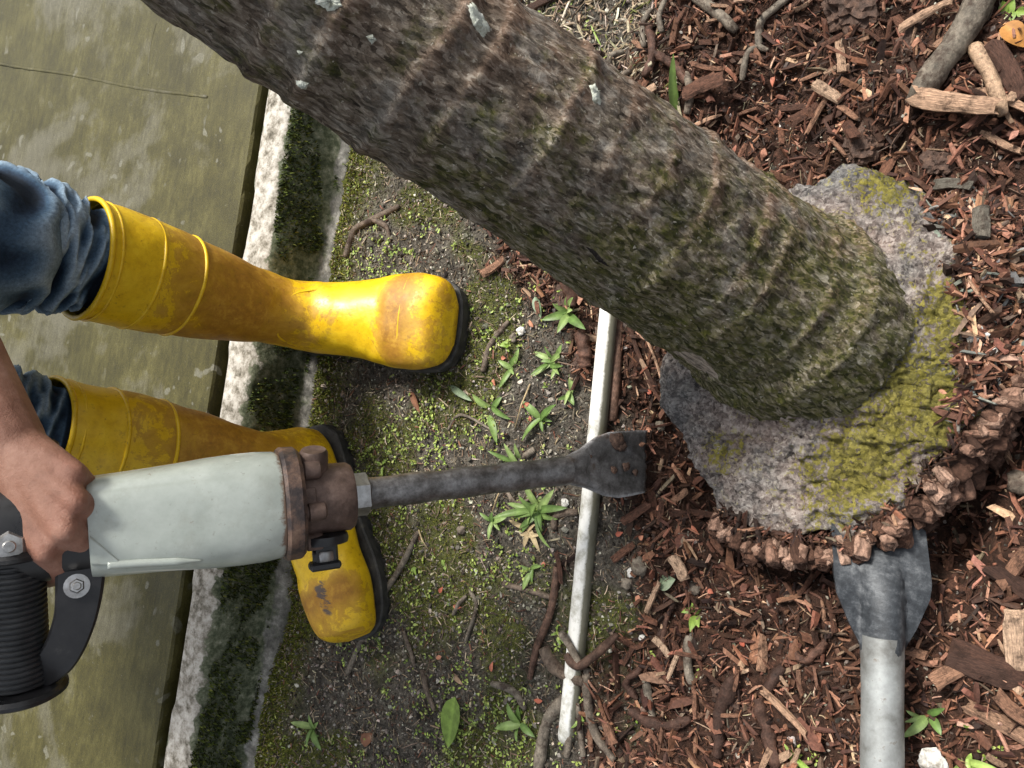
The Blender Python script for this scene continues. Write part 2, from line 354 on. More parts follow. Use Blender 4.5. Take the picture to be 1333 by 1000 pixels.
    c = t.ramp(t.math('ADD', t.math('MULTIPLY', n, .55), t.math('MULTIPLY', fold, .6)), [(.3, (.006, .011, .02)), (.46, (.018, .034, .062)), (.6, (.05, .09, .145)), (.74, (.13, .19, .26)), (.9, (.26, .33, .4))])
    c = t.mix(.25, c, t.mix(1, c, t.ramp(f, [(.2, .5), (.8, 1.5)]), 'MULTIPLY'))
    c = t.mix(1, c, t.ramp(t.noise(260, 6, .8), [(.3, .55), (.5, 1.), (.7, 1.5)]), 'MULTIPLY')
    MT['denim'] = t.fin(c, .85, t.bump(f, .2, .0006, t.bump(n, .3, .004)), spec=.2)
    t = NT('shirt_cloth'); MT['shirt'] = t.fin(t.ramp(t.noise(20), [(.3, (.04, .045, .06)), (.7, (.07, .08, .1))]), .9)
    t = NT('dark_hair'); MT['hair'] = t.fin((.012, .01, .009), .5)
    t = NT('skin'); n = t.noise(85, 6, .72); b = t.noise(20, 4, .6); cr = t.noise(420, 5, .75)
    c = t.ramp(t.math('ADD', t.math('MULTIPLY', n, .4), t.math('MULTIPLY', b, .6)), [(.32, (.18, .082, .054)), (.5, (.31, .155, .108)), (.68, (.44, .25, .185))])
    kn = t.attr('knuckle', 'Fac')
    c = t.mix(t.math('MULTIPLY', kn, .5), c, (.3, .115, .08))
    wr = t.voro(140, t.stretch((1, 1, 1)), 'DISTANCE_TO_EDGE')
    MT['skin'] = t.fin(c, .52, t.bump(t.math('ADD', cr, t.math('MULTIPLY', t.ramp(wr, [(0, 0.), (.12, 1.)]), .12)), .55, .0012, t.bump(n, .35, .0025)), spec=.4, sss=.12)
    # breaker
    t = NT('grey_green_paint'); n = t.noise(30, 5, .65); ch = t.noise(48, 5, .72)
    c = t.ramp(n, [(.3, (.36, .40, .365)), (.6, (.46, .505, .465)), (.75, (.5, .55, .51))])
    c = t.mix(t.ramp(ch, [(.64, 0.), (.72, .75)]), c, t.ramp(n, [(.4, (.2, .13, .08)), (.7, (.34, .27, .19))]))
    c = t.mix(t.ramp(t.noise(190, 5, .75), [(.62, 0.), (.7, .5)]), c, (.19, .17, .13)); c = t.mix(t.ramp(t.noise(22, 6, .75), [(.52, 0.), (.7, .35)]), c, (.26, .25, .2))
    rs = t.attr('rust', 'Fac')
    c = t.mix(t.ramp(t.math('ADD', t.math('MULTIPLY', ch, .6), t.math('MULTIPLY', rs, .6)), [(.72, 0.), (.82, .85)]), c, (.16, .08, .045))
    MT['paint'] = t.fin(c, t.ramp(t.noise(14, 4), [(.35, .13), (.7, .3)]), t.bump(n, .08, .0015), spec=.6)
    t = NT('rusty_steel'); n = t.noise(70, 6, .72); b = t.noise(22, 4, .65)
    c = t.ramp(t.math('ADD', t.math('MULTIPLY', n, .5), t.math('MULTIPLY', b, .5)), [(.32, (.035, .024, .02)), (.48, (.115, .075, .06)), (.58, (.175, .12, .1)), (.7, (.3, .22, .18))])
    MT['rust'] = t.fin(c, .6, t.bump(n, .6, .002), metal=.25)
    t = NT('flange_steel'); n = t.noise(60, 6, .72); b = t.noise(40, 4, .65)
    c = t.ramp(t.math('ADD', t.math('MULTIPLY', n, .5), t.math('MULTIPLY', b, .5)), [(.34, (.02, .017, .02)), (.46, (.055, .042, .04)), (.56, (.16, .1, .075)), (.7, (.3, .2, .14))])
    MT['flange'] = t.fin(c, .55, t.bump(n, .6, .002), metal=.25)
    t = NT('worn_dark_steel'); n = t.noise(90, 7, .78); s2 = t.noise(36, 6, .75)
    c = t.ramp(t.math('ADD', t.math('MULTIPLY', n, .5), t.math('MULTIPLY', s2, .5)), [(.34, (.05, .045, .042)), (.48, (.16, .155, .155)), (.6, (.3, .295, .3)), (.76, (.55, .54, .54))])
    c = t.mix(t.ramp(t.noise(33, 5, .7), [(.58, 0.), (.7, .7)]), c, (.13, .075, .045))
    MT['steel'] = t.fin(c, t.ramp(n, [(.3, .28), (.7, .5)]), t.bump(n, .45, .0015), metal=.75)
    t = NT('bright_steel'); n = t.noise(60, 5, .7)
    MT['bright'] = t.fin(t.ramp(n, [(.3, (.22, .21, .2)), (.6, (.5, .5, .5))]), .35, t.bump(n, .2, .001), metal=.85)
    t = NT('black_plastic'); n = t.noise(45, 5, .65)
    MT['black'] = t.fin(t.ramp(n, [(.3, (.008, .008, .009)), (.65, (.022, .022, .024)), (.8, (.07, .068, .065))]), t.ramp(n, [(.3, .22), (.7, .5)]), t.bump(n, .15, .001), spec=.5)
    t = NT('ribbed_rubber'); n = t.noise(60, 5, .65)
    MT['grip'] = t.fin(t.ramp(n, [(.3, (.014, .015, .017)), (.7, (.045, .047, .05))]), .45, t.bump(n, .2, .001), spec=.4)
    # digging bar
    t = NT('galvanised_pipe'); n = t.noise(45, 6, .7); s2 = t.noise(20, 4, .65)
    c = t.ramp(t.math('ADD', t.math('MULTIPLY', n, .5), t.math('MULTIPLY', s2, .5)), [(.34, (.11, .105, .095)), (.48, (.26, .27, .265)), (.62, (.38, .4, .4)), (.76, (.47, .48, .47))])
    c = t.mix(t.ramp(t.noise(90, 4, .7), [(.62, 0.), (.7, .6)]), c, (.13, .09, .06))
    MT['galv'] = t.fin(c, .5, t.bump(n, .3, .0015), metal=.45)
    t = NT('black_blade_steel'); n = t.noise(60, 8, .8); s2 = t.noise(120, 6, .75, t.stretch((1, .3, 1)))
    c = t.ramp(t.math('ADD', t.math('MULTIPLY', n, .6), t.math('MULTIPLY', s2, .4)), [(.36, (.014, .016, .019)), (.5, (.04, .045, .052)), (.6, (.1, .108, .118)), (.7, (.3, .31, .31))])
    MT['blade'] = t.fin(c, t.ramp(n, [(.3, .38), (.7, .6)]), t.bump(n, .4, .002), metal=.35)
    # pvc pipe
    t = NT('white_pvc'); n = t.noise(60, 6, .72); b = t.noise(16, 4, .6)
    c = t.ramp(t.math('ADD', t.math('MULTIPLY', n, .55), t.math('MULTIPLY', b, .45)), [(.3, (.12, .11, .07)), (.42, (.4, .39, .34)), (.52, (.7, .7, .67)), (.7, (.78, .78, .75))])
    sd_ = t.attr('grime', 'Fac')
    c = t.mix(t.ramp(t.math('ADD', t.math('MULTIPLY', n, .6), t.math('MULTIPLY', sd_, .8)), [(.5, 0.), (.66, .9)]), c, (.09, .085, .05))
    MT['pvc'] = t.fin(c, .5, t.bump(n, .3, .001), spec=.4)
    # leaves
    def leaf(name, stops, rough=.45):
        t = NT(name); rnd = t.n('ObjectInfo').outputs['Random']; b = t.ramp(rnd, stops); n = t.noise(90, 4, .65)
        sx = t.n('SeparateXYZ', {0: t.co}).outputs[1]
        rib = t.ramp(t.math('ABSOLUTE', sx), [(0, 1.35), (.0012, .95)])
        c = t.mix(1, t.mix(1, b, t.ramp(n, [(.3, .65), (.7, 1.25)]), 'MULTIPLY'), rib, 'MULTIPLY')
        m_ = t.fin(c, rough, t.bump(n, .3, .001), spec=.4)
        tr = t.n('BsdfTranslucent', {'Color': c}); mx = t.n('MixShader', {0: .3, 1: t.b.outputs[0], 2: tr.outputs[0]})
        t.t.links.new(mx.outputs[0], t.out.inputs[0]); return m_
    MT['leaf'] = leaf('green_leaf', [(0, (.09, .16, .04)), (.5, (.16, .25, .07)), (1, (.27, .36, .13))])
    MT['yleaf'] = leaf('bright_leaf', [(0, (.19, .3, .05)), (1, (.32, .43, .12))])
    MT['greyleaf'] = leaf('dull_leaf', [(0, (.17, .24, .14)), (1, (.24, .3, .19))])
    MT['brownleaf'] = leaf('brown_leaf', [(0, (.2, .09, .05)), (.6, (.3, .15, .09)), (1, (.34, .23, .15))], .7)
    MT['dryleaf'] = leaf('dry_leaf', [(0, (.4, .3, .17)), (1, (.5, .4, .24))], .7)
    MT['petal'] = leaf('red_petal', [(0, (.4, .1, .06)), (1, (.5, .24, .15))], .6)
    MT['yellowleaf'] = leaf('yellow_leaf', [(0, (.5, .28, .05)), (1, (.45, .2, .05))], .6)
    t = NT('white_chip'); n = t.noise(90, 4, .6); MT['white'] = t.fin(t.ramp(n, [(.35, (.22, .2, .17)), (.5, (.5, .49, .46)), (.65, (.68, .68, .66))]), .6, t.bump(n, .4, .001))
    t = NT('wet_mud'); n = t.noise(110, 5, .75); MT['mud'] = t.fin(t.ramp(n, [(.3, (.02, .011, .007)), (.55, (.07, .038, .026)), (.75, (.17, .1, .065))]), .8, t.bump(n, .9, .003))
def dist_co(t):
    return t.n('VectorMath', {0: t.co, 1: t.n('VectorMath', {0: t.n('TexNoise', {'Vector': t.co, 'Scale': 14., 'Detail': 2.}).outputs['Color'], 3: .12}, operation='SCALE').outputs[0]}, operation='ADD').outputs[0]
mk_mats()

# ------------------------------------------------------------------ layout data
TB = gp(1008, 402, .085)                    # palm axis at the root boss
TT = at(426, 0, .54)                        # palm axis where it leaves the frame
TAX = nrm(TT - TB)
_ex = nrm(np.array([1., 0, 0]) - TAX * TAX[0]); _ey = np.cross(TAX, _ex)
RIMPX = [(868, 470), (872, 540), (898, 605), (935, 655), (985, 690), (1045, 700), (1105, 694), (1155, 668), (1190, 632), (1228, 588), (1262, 545), (1290, 495),
         (1290, 430), (1268, 370), (1250, 315), (1228, 270), (1185, 235), (1130, 222), (1075, 232), (1010, 270), (940, 330), (890, 400)]
RIM = np.array([gp(x, y, .055) for x, y in RIMPX]); BC = np.array([RIM[:, 0].mean(), RIM[:, 1].mean()])
_ra = np.arctan2(RIM[:, 1] - BC[1], RIM[:, 0] - BC[0]); _rr = np.hypot(RIM[:, 1] - BC[1], RIM[:, 0] - BC[0])
_o = np.argsort(_ra); _ra, _rr = _ra[_o], _rr[_o]
def rimr(a):
    a = (np.asarray(a) + math.pi) % (2 * math.pi) - math.pi
    return np.interp(a, np.r_[_ra[-1] - 2 * math.pi, _ra, _ra[0] + 2 * math.pi], np.r_[_rr[-1], _rr, _rr[0]])
def boss_d(x, y):            # signed distance outside the boss rim (approx)
    dx, dy = x - BC[0], y - BC[1]; return np.hypot(dx, dy) - rimr(np.arctan2(dy, dx))
K0, K1 = gp(200, 1000, .1), gp(342, 90, .1)
KE = nrm((K1 - K0) * [1, 1, 0]); KN = np.array([KE[1], -KE[0], 0.])      # KN points to the soil
if KN[1] > 0: KN = -KN
def kerb_s(x, y): return (x - K0[0]) * KN[0] + (y - K0[1]) * KN[1]
KERB_W = .108
HOLE = gp(1246, 712, -.02); MOAT = [gp(1010, 716, 0), gp(1130, 735, 0), gp(1300, 610, 0)]

def mulch_mask(x, y):
    px, py = proj(np.stack([x, y, np.zeros_like(x)], -1))
    py = np.clip(py, -200, 1200)
    xb = np.interp(py, [-200, 0, 110, 220, 300, 350, 400, 450, 520, 600, 700, 820, 1000, 1200], [880, 865, 845, 800, 690, 680, 695, 745, 785, 800, 805, 805, 775, 760])
    wob = 45 * fbm(x * 14, y * 14, o=3, seed=5)
    return sstep(-30, 30, px - xb + wob)
def moss_mask(x, y):
    s = kerb_s(x, y) - KERB_W
    edge = 1 - sstep(.0, .115, s + .02 * fbm(x * 12, y * 12, seed=9))
    pat = sstep(.12, .5, fbm(x * 7 + 3, y * 7, o=3, seed=21))
    px, py = proj(np.stack([x, y, np.zeros_like(x)], -1))
    bias = sstep(560, 900, py) * .22
    pat = sstep(.12 - bias, .6 - bias, fbm(x * 8 + 3, y * 8, o=3, seed=21))
    return np.clip(edge + .75 * pat * (1 - mulch_mask(x, y)), 0, 1)
def H(x, y):
    x = np.asarray(x, float); y = np.asarray(y, float)
    mm = mulch_mask(x, y)
    h = .007 * fbm(x * 7, y * 7, o=2, seed=1) + .0034 * fbm(x * 60, y * 60, o=3, seed=2)
    lump = fbm(x * 22, y * 22, o=4, seed=3)
    h = h + mm * (.004 + .012 * lump + .012 * fbm(x * 9, y * 9, o=2, seed=4))
    px, py = proj(np.stack([x, y, np.zeros_like(x)], -1))
    up = mm * sstep(1000, 1180, px) * (1 - sstep(150, 330, py))              # lumpy heap behind the palm
    h = h + up * (.012 + .014 * fbm(x * 14, y * 14, o=3, seed=6))
    bd = boss_d(x, y)
    ang = sstep(480, 640, py)
    h = h - .035 * np.exp(-(np.maximum(bd - .012, 0) / .03) ** 2) * ang * (bd > -.05)
    right = sstep(1180, 1260, px) * sstep(240, 300, py) * (1 - sstep(500, 560, py))
    h = h + right * .052 * np.exp(-(np.maximum(bd, 0) / .07) ** 2)           # litter banked against the boss
    u = (x - HOLE[0]); v = (y - HOLE[1])
    h = h - .075 * np.exp(-((u / .045) ** 2 + (v / .03) ** 2))
    s = kerb_s(x, y)
    far = sstep(1.2, 4, np.hypot(x, y - .5))
    return h * (1 - far) - .03 * sstep(.02, -.05, s)
def gz(P): return float(H(np.array([P[0]]), np.array([P[1]]))[0])
def onground(px, py, dz=0.0):
    z = 0.0
    for _ in range(4):
        P = gp(px, py, z); z = gz(P) + dz
    return np.array([P[0], P[1], z])

# ------------------------------------------------------------------ ground sheet
def axis_coords(lo, hi, step, far):
    c = list(np.arange(lo, hi + step, step)); a = []; d = step
    while (a[-1] if a else c[-1]) < far: d *= 1.35; a.append((a[-1] if a else c[-1]) + d)
    b = []; d = step
    while (b[-1] if b else c[0]) > -far: d *= 1.35; b.append((b[-1] if b else c[0]) - d)
    return np.array(b[::-1] + c + a)
gx = axis_coords(-.85, .75, .0038, 40); gy = axis_coords(-.25, 1.15, .0038, 40)
XX, YY = np.meshgrid(gx, gy); XX = XX.ravel(); YY = YY.ravel()
ZZ = H(XX, YY)
ny, nx = len(gy), len(gx)
idx = np.arange(nx * ny).reshape(ny, nx)
Fg = np.stack([idx[:-1, :-1], idx[:-1, 1:], idx[1:, 1:], idx[1:, :-1]], -1).reshape(-1, 4)
me = mesh('soil', np.stack([XX, YY, ZZ], 1), Fg, MT['soil'])
pt_attr(me, 'zone', np.stack([mulch_mask(XX, YY), moss_mask(XX, YY), np.zeros_like(XX)], 1))
tag(obj('ground', me), kind='structure')

# ------------------------------------------------------------------ concrete floor and kerb
def kp(s, l, z): return K0 + KE * l + KN * s + np.array([0, 0, z - .1])
ls = np.r_[np.linspace(-6, -.5, 12), np.arange(-.45, 1.75, .012), np.linspace(1.8, 7, 12)]
ss = np.r_[np.linspace(-14, -2.2, 10), np.arange(-2.1, 0.0, .03), -.012, -.004, 0.0, 0.0]
V = []
for k, l in enumerate(ls):
    for i, s in enumerate(ss):
        last = i == len(ss) - 1
        ch = .0035 * float(_h(np.array(round(l * 40)), np.array(1), np.array(0), 3)) if s > -.003 else 0
        z = .03 if last else (.1 - (.004 if s > -.003 else 0) + .0012 * math.sin(l * 3.1 + s * 5))
        V.append(kp(s - ch, l, z))
me = mesh('concrete', V, np.array(grid_faces(len(ls), len(ss), False)), MT['floor'], False)
kd = np.tile(np.exp(ss / .18), len(ls)); pt_attr(me, 'kerbdist', np.stack([kd] * 3, 1))
floor = tag(obj('concrete_floor', me), kind='structure')
for pts, r in (([(-60, 62), (0, 83), (90, 97), (180, 115), (270, 126)], .0028), ([(203, 30), (195, 62), (193, 98)], .0016)):
    mb = MB(); P = crom([gp(x, y, .1012) for x, y in pts], 40); tube(mb, P, [r * (.6 + .5 * abs(math.sin(i * 1.7))) for i in range(40)], 8, flat=.2)
    mb.build('trowel_ridge', MT['floor'], floor)
lk = np.r_[np.linspace(-6, -.5, 20), np.arange(-.45, 1.75, .005), np.linspace(1.8, 7, 20)]
prof = [(.010, .02), (.011, .085), (.014, .094), (.022, .0965), (.034, .097), (.046, .0965), (.058, .096), (.066, .093), (.072, .086), (.076, .076), (.079, .066), (.082, .055), (.085, .044), (.088, .034), (.092, .024), (.098, .015), (.106, .010), (.114, .006), (.122, -.004), (.126, -.03)]
V = []; zc = []
for l in lk:
    for i, (s, z) in enumerate(prof):
        a = .0035 * float(vn(np.array(l * 38), np.array(i * .55), seed=31)) + .004 * float(vn(np.array(l * 11), np.array(i * .3), seed=32))
        zz = z + (.35 * a if i < 7 else .2 * a)
        if i == 1 or i == 2: zz -= .008 * max(0, float(vn(np.array(l * 16), np.array(3.), seed=37)))
        V.append(kp(s + (a if i > 5 else .5 * a), l, zz))
        zc.append((np.interp(s, [.0, .012, .02, .055, .078, .09], [.75, .6, .05, .12, .9, 1]), np.interp(s, [.09, .1, .12], [0, .6, .7]), 0))
me = mesh('kerb', V, np.array(grid_faces(len(lk), len(prof), False)), MT['kerb']); pt_attr(me, 'zone', np.array(zc))
tag(obj('kerb', me), kind='structure')

# ------------------------------------------------------------------ scatter helper: thousands of small pieces in one mesh
def rotmats(n, tilt):
    a = rng.uniform(0, 2 * math.pi, n); t = rng.normal(0, tilt, n); r = rng.uniform(0, 2 * math.pi, n)
    ca, sa, ct, st, cr, sr = np.cos(a), np.sin(a), np.cos(t), np.sin(t), np.cos(r), np.sin(r)
    Z = np.zeros(n); O = np.ones(n)
    Rz = np.stack([ca, -sa, Z, sa, ca, Z, Z, Z, O], 1).reshape(n, 3, 3)
    Ry = np.stack([ct, Z, st, Z, O, Z, -st, Z, ct], 1).reshape(n, 3, 3)
    Rx = np.stack([O, Z, Z, Z, cr, -sr, Z, sr, cr], 1).reshape(n, 3, 3)
    return Rz @ Ry @ Rx
def scatter(name, temps, P, sc, cols, mat, tilt=.3, R=None, smooth=False):
    n = len(P); R = rotmats(n, tilt) if R is None else R
    which = rng.integers(0, len(temps), n); Vs = []; Fs = []; Cs = []; off = 0
    for k, (tv, tf) in enumerate(temps):
        ii = np.where(which == k)[0]
        if len(ii) == 0: continue
        tv = np.asarray(tv, float); tf = np.asarray(tf)
        v = np.einsum('nij,nvj->nvi', R[ii], tv[None] * sc[ii][:, None, :]) + P[ii][:, None, :]
        f = tf[None] + (np.arange(len(ii)) * len(tv))[:, None, None] + off
        Vs.append(v.reshape(-1, 3)); Fs.append(f.reshape(-1, tf.shape[1])); Cs.append(np.repeat(cols[ii], len(tv), 0)); off += len(ii) * len(tv)
    me = mesh(name, np.vstack(Vs), np.vstack(Fs), mat, smooth); pt_attr(me, 'tint', np.vstack(Cs))
    return obj(name, me)
def splinter(n=5, rings=3, jag=.35, bend=.25):
    V = []; F_ = []
    ph = rng.uniform(0, 6.28); bz = rng.uniform(-bend, bend)
    cs = [(math.cos(ph + 6.283 * j / n) * rng.uniform(.55, 1), math.sin(ph + 6.283 * j / n) * rng.uniform(.5, 1)) for j in range(n)]
    for i in range(rings):
        u = -1 + 2 * i / (rings - 1); taper = 1 - .35 * abs(u) * rng.uniform(0, 1.2)
        for j in range(n):
            end = rng.uniform(-jag, jag) * (abs(u) > .9)
            V.append((u + end, cs[j][0] * taper, cs[j][1] * taper + bz * (1 - u * u) * 2))
    for i in range(rings - 1):
        for j in range(n):
            a, b = i * n + j, i * n + (j + 1) % n; F_.append((a, b, b + n)); F_.append((a, b + n, a + n))
    for j in range(1, n - 1): F_.append((0, j + 1, j)); o = (rings - 1) * n; F_.append((o, o + j, o + j + 1))
    return np.array(V), np.array(F_)
def nugget():
    V = np.array([(1, 0, 0), (-1, 0, 0), (0, 1, 0), (0, -1, 0), (0, 0, 1), (0, 0, -1), (.6, .6, .5), (-.6, .5, -.6), (.5, -.6, -.5), (-.6, -.5, .6)], float)
    V = V * rng.uniform(.7, 1.15, (len(V), 1))
    bm = bmesh.new()
    for v in V: bm.verts.new(v)
    bmesh.ops.convex_hull(bm, input=bm.verts); bmesh.ops.triangulate(bm, faces=bm.faces)
    used = [v for v in bm.verts if v.link_faces]; ix = {v: i for i, v in enumerate(used)}
    r = np.array([v.co[:] for v in used]), np.array([[ix[v] for v in f.verts] for f in bm.faces]); bm.free(); return r
SPL = [splinter(rng.integers(4, 6), 3) for _ in range(14)]
FIB = [splinter(3, 4, .2, 1.2) for _ in range(8)]
NUG = [nugget() for _ in range(8)]
def pts_in(n, fn, lo=(-.8, -.22), hi=(.7, 1.1)):
    out = []; tot = 0
    while tot < n:
        x = rng.uniform(lo[0], hi[0], n * 2); y = rng.uniform(lo[1], hi[1], n * 2)
        k = rng.uniform(0, 1, n * 2) < fn(x, y); out.append(np.stack([x[k], y[k]], 1)); tot += k.sum()
        if k.sum() == 0: break
    return np.vstack(out)[:n]
def inview(x, y, m_=60):
    px, py = proj(np.stack([x, y, np.zeros_like(x)], -1)); return (px > -m_) & (px < 1333 + m_) & (py > -m_) & (py < 1000 + m_)
def free(x, y): return (boss_d(x, y) > -.004) & (kerb_s(x, y) > KERB_W + .008)
def pal(cols, wts, n, var=.25):
    c = np.array(cols)[rng.choice(len(cols), n, p=np.array(wts) / sum(wts))]
    return np.clip(c * rng.uniform(1 - var, 1 + var, (n, 1)) * rng.uniform(.92, 1.08, (n, 3)), 0, 1)
MULCH = [(.022, .011, .008), (.05, .023, .015), (.1, .045, .028), (.19, .085, .052), (.3, .155, .1), (.42, .27, .18), (.14, .1, .07)]

def mfree(x, y): return mulch_mask(x, y) * free(x, y)
def stuff(o, label, cat): tag(o, label, cat, kind='stuff'); return o
n = 15000; P2 = pts_in(n, mfree); P = np.c_[P2, H(P2[:, 0], P2[:, 1]) + rng.uniform(-.003, .006, n)]
L = rng.lognormal(math.log(.0062), .45, n).clip(.002, .017); sc = np.stack([L, L * rng.uniform(.18, .5, n), L * rng.uniform(.12, .32, n)], 1)
stuff(scatter('wood_mulch', SPL, P, sc, pal(MULCH, [2.2, 4, 4.5, 3.5, 2.0, .9, .8], n), MT['bits'], .45), 'reddish brown shredded wood mulch heaped around the palm base', 'mulch')
n = 9000; P2 = pts_in(n, mfree); P = np.c_[P2, H(P2[:, 0], P2[:, 1]) + rng.uniform(-.002, .006, n)]
L = rng.lognormal(math.log(.006), .45, n).clip(.002, .02); sc = np.stack([L, np.full(n, .0007) * rng.uniform(.6, 1.8, n), np.full(n, .0009)], 1)
stuff(scatter('mulch_fibres', FIB, P, sc, pal(MULCH, [2, 4, 4, 3, 1.2, .8, .8], n), MT['bits'], .5), 'fine dark root fibres mixed through the wood mulch', 'fibres')
n = 9000; P2 = pts_in(n, mfree); P = np.c_[P2, H(P2[:, 0], P2[:, 1]) + rng.uniform(-.001, .003, n)]
L = rng.lognormal(math.log(.0026), .5, n).clip(.001, .008); sc = np.stack([L, L * rng.uniform(.5, 1, n), L * rng.uniform(.4, .8, n)], 1)
stuff(scatter('mulch_crumbs', NUG, P, sc, pal(MULCH, [4, 5, 4, 2, .8, .3, .8], n), MT['bits'], 1.), 'dark brown crumbs of rotten wood between the mulch chips', 'crumbs')
def sfree(x, y): return (1 - .85 * mulch_mask(x, y)) * free(x, y)
n = 40000; P2 = pts_in(n, sfree); P = np.c_[P2, H(P2[:, 0], P2[:, 1]) + rng.uniform(-.0012, .0012, n)]
L = rng.lognormal(math.log(.0017), .45, n).clip(.0007, .006); sc = np.stack([L, L * rng.uniform(.6, 1, n), L * rng.uniform(.5, .9, n)], 1)
stuff(scatter('soil_grit', NUG, P, sc, pal([(.035, .03, .025), (.08, .07, .058), (.15, .135, .112), (.26, .235, .195), (.46, .43, .36)], [3, 3.5, 3.2, 2.4, 1.2], n), MT['grit'], 1.), 'dark gritty soil crumbs between the kerb and the white pipe', 'grit')
n = 17000; P2 = pts_in(n, sfree); P = np.c_[P2, H(P2[:, 0], P2[:, 1]) + rng.uniform(0, .002, n)]
L = rng.lognormal(math.log(.0038), .5, n).clip(.0015, .016); sc = np.stack([L, np.full(n, .0008) * rng.uniform(.5, 2.2, n), np.full(n, .0007)], 1)
stuff(scatter('dry_litter', FIB, P, sc, pal([(.07, .05, .035), (.15, .11, .075), (.28, .22, .15), (.42, .36, .26), (.16, .07, .045)], [3, 3, 2.2, 1.1, 1], n), MT['bits'], .25), 'thin dry straw and twig litter scattered on the soil', 'litter')
# pale dry litter strip beyond the trunk
def strip(x, y):
    px, py = proj(np.stack([x, y, np.zeros_like(x)], -1)); return sstep(640, 690, px) * (1 - sstep(840, 900, px)) * (py < 175) * (py > -120)
n = 1900; P2 = pts_in(n, strip, (.2, .3), (.75, .9)); P = np.c_[P2, H(P2[:, 0], P2[:, 1]) + rng.uniform(0, .004, n)]
L = rng.lognormal(math.log(.006), .4, n).clip(.003, .016); sc = np.stack([L, L * rng.uniform(.1, .32, n), L * rng.uniform(.08, .2, n)], 1)
stuff(scatter('pale_litter', SPL, P, sc, pal([(.35, .29, .2), (.24, .18, .12), (.12, .08, .055), (.48, .43, .33), (.16, .17, .05)], [3, 3, 2, 1.6, 1], n), MT['bits'], .3), 'pale dry chips and husks strewn behind the leaning trunk', 'litter')

# moss: short tufts of blades
def blade_t():
    return np.array([(0, -.5, 0), (0, .5, 0), (.25, .32, .6), (.25, -.32, .6), (.75, 0, 1.)]), np.array([(0, 1, 2), (0, 2, 3), (3, 2, 4)])
BL = [blade_t()]
def zrot(n, tilt):
    a = rng.uniform(0, 6.283, n); t = rng.normal(0, tilt, n); ca, sa, ct, st = np.cos(a), np.sin(a), np.cos(t), np.sin(t); Z = np.zeros(n); O = np.ones(n)
    return np.stack([ca, -sa, Z, sa, ca, Z, Z, Z, O], 1).reshape(n, 3, 3) @ np.stack([ct, Z, st, Z, O, Z, -st, Z, ct], 1).reshape(n, 3, 3)
def gmoss(x, y): return np.clip((moss_mask(x, y) - .25) * 1.3, 0, 1) * free(x, y) * (1 - mulch_mask(x, y)) * inview(x, y, 200)
n = 42000; P2 = pts_in(n, gmoss); P = np.c_[P2, H(P2[:, 0], P2[:, 1]) - .0004]
e = np.exp(-np.maximum(kerb_s(P2[:, 0], P2[:, 1]) - KERB_W, 0) / .05)
L = rng.uniform(.0018, .0042, n) * (1 + .9 * e); sc = np.stack([L * .8, L * .35, L], 1)
stuff(scatter('ground_moss', BL, P, sc, pal([(.055, .068, .01), (.11, .125, .018), (.18, .19, .03), (.26, .25, .06), (.09, .07, .025)], [2.5, 4, 3, 1.4, .8], n), MT['moss'], R=zrot(n, .5)), 'low yellow green moss along the kerb foot and over the soil', 'moss')
# kerb moss on the riser
n = 26000; l = rng.uniform(-.2, 1.6, n); q = rng.uniform(0, 1, n)
keep = vn(l * 9, q * 1.6, seed=44) + .7 * vn(l * 30, q * 4, seed=45) + .9 * np.exp(-((q - .45) / .3) ** 2) > .42
l, q = l[keep], q[keep]; n = len(l); si = np.interp(q, [0, 1], [.066, .1]); zi = np.interp(si, [a for a, _ in prof], [b for _, b in prof])
P = np.stack([kp(s, a, z) for s, a, z in zip(si + .002, l, zi)])
L = rng.uniform(.003, .0085, n); sc = np.stack([L * .6, L * .4, L], 1)
base = frame(KN, (0, 0, 1)); Rk = np.stack([base[0], base[1], KN], 1)[None] @ zrot(n, .45)
stuff(scatter('kerb_moss', BL, P, sc, pal([(.018, .026, .007), (.04, .055, .012), (.08, .1, .02), (.15, .165, .04)], [3.5, 4, 2.4, .8], n), MT['moss'], R=Rk), 'dark green moss cushion on the riser of the whitewashed kerb', 'moss')
# tiny creeping weeds
def lf():
    V = np.array([(0, 0, 0), (.35, .3, .12), (.35, -.3, .12), (.75, .28, .2), (.75, -.28, .2), (1, 0, .16), (.5, 0, .06)])
    return V, np.array([(0, 6, 1), (0, 2, 6), (1, 6, 3), (6, 2, 4), (6, 4, 5), (3, 6, 5)])
def cover(x, y):
    px, py = proj(np.stack([x, y, np.zeros_like(x)], -1))
    d = sstep(.05, .45, fbm(x * 10, y * 10, o=2, seed=61)) * (1 - sstep(700, 800, px)) * free(x, y)
    hot = np.zeros_like(x)
    for cx, cy, r, k in ((560, 590, 110, .8), (700, 990, 70, 1), (680, 880, 60, .7), (560, 830, 80, .8), (540, 920, 80, .6), (640, 470, 45, 1), (690, 560, 40, .9), (650, 560, 60, .9), (690, 640, 40, .8), (500, 330, 50, .5), (600, 960, 60, .8), (640, 750, 60, .4), (780, 800, 30, .8), (470, 860, 50, .3), (1040, 985, 40, 1.), (1260, 985, 50, .9), (520, 640, 60, .5), (740, 20, 50, .3), (870, 860, 25, .5)):
        hot = np.maximum(hot, k * np.exp(-((px - cx) ** 2 + (py - cy) ** 2) / r ** 2))
    return np.clip(.12 * d + hot * (.25 + d), 0, 1) * free(x, y)
ns = 1300; P2 = pts_in(ns, cover); nl = rng.integers(3, 7, ns); ii = np.repeat(np.arange(ns), nl); n = len(ii)
Pc = P2[ii] + rng.normal(0, .0022, (n, 2)); P = np.c_[Pc, H(Pc[:, 0], Pc[:, 1]) + rng.uniform(.0006, .005, n)]
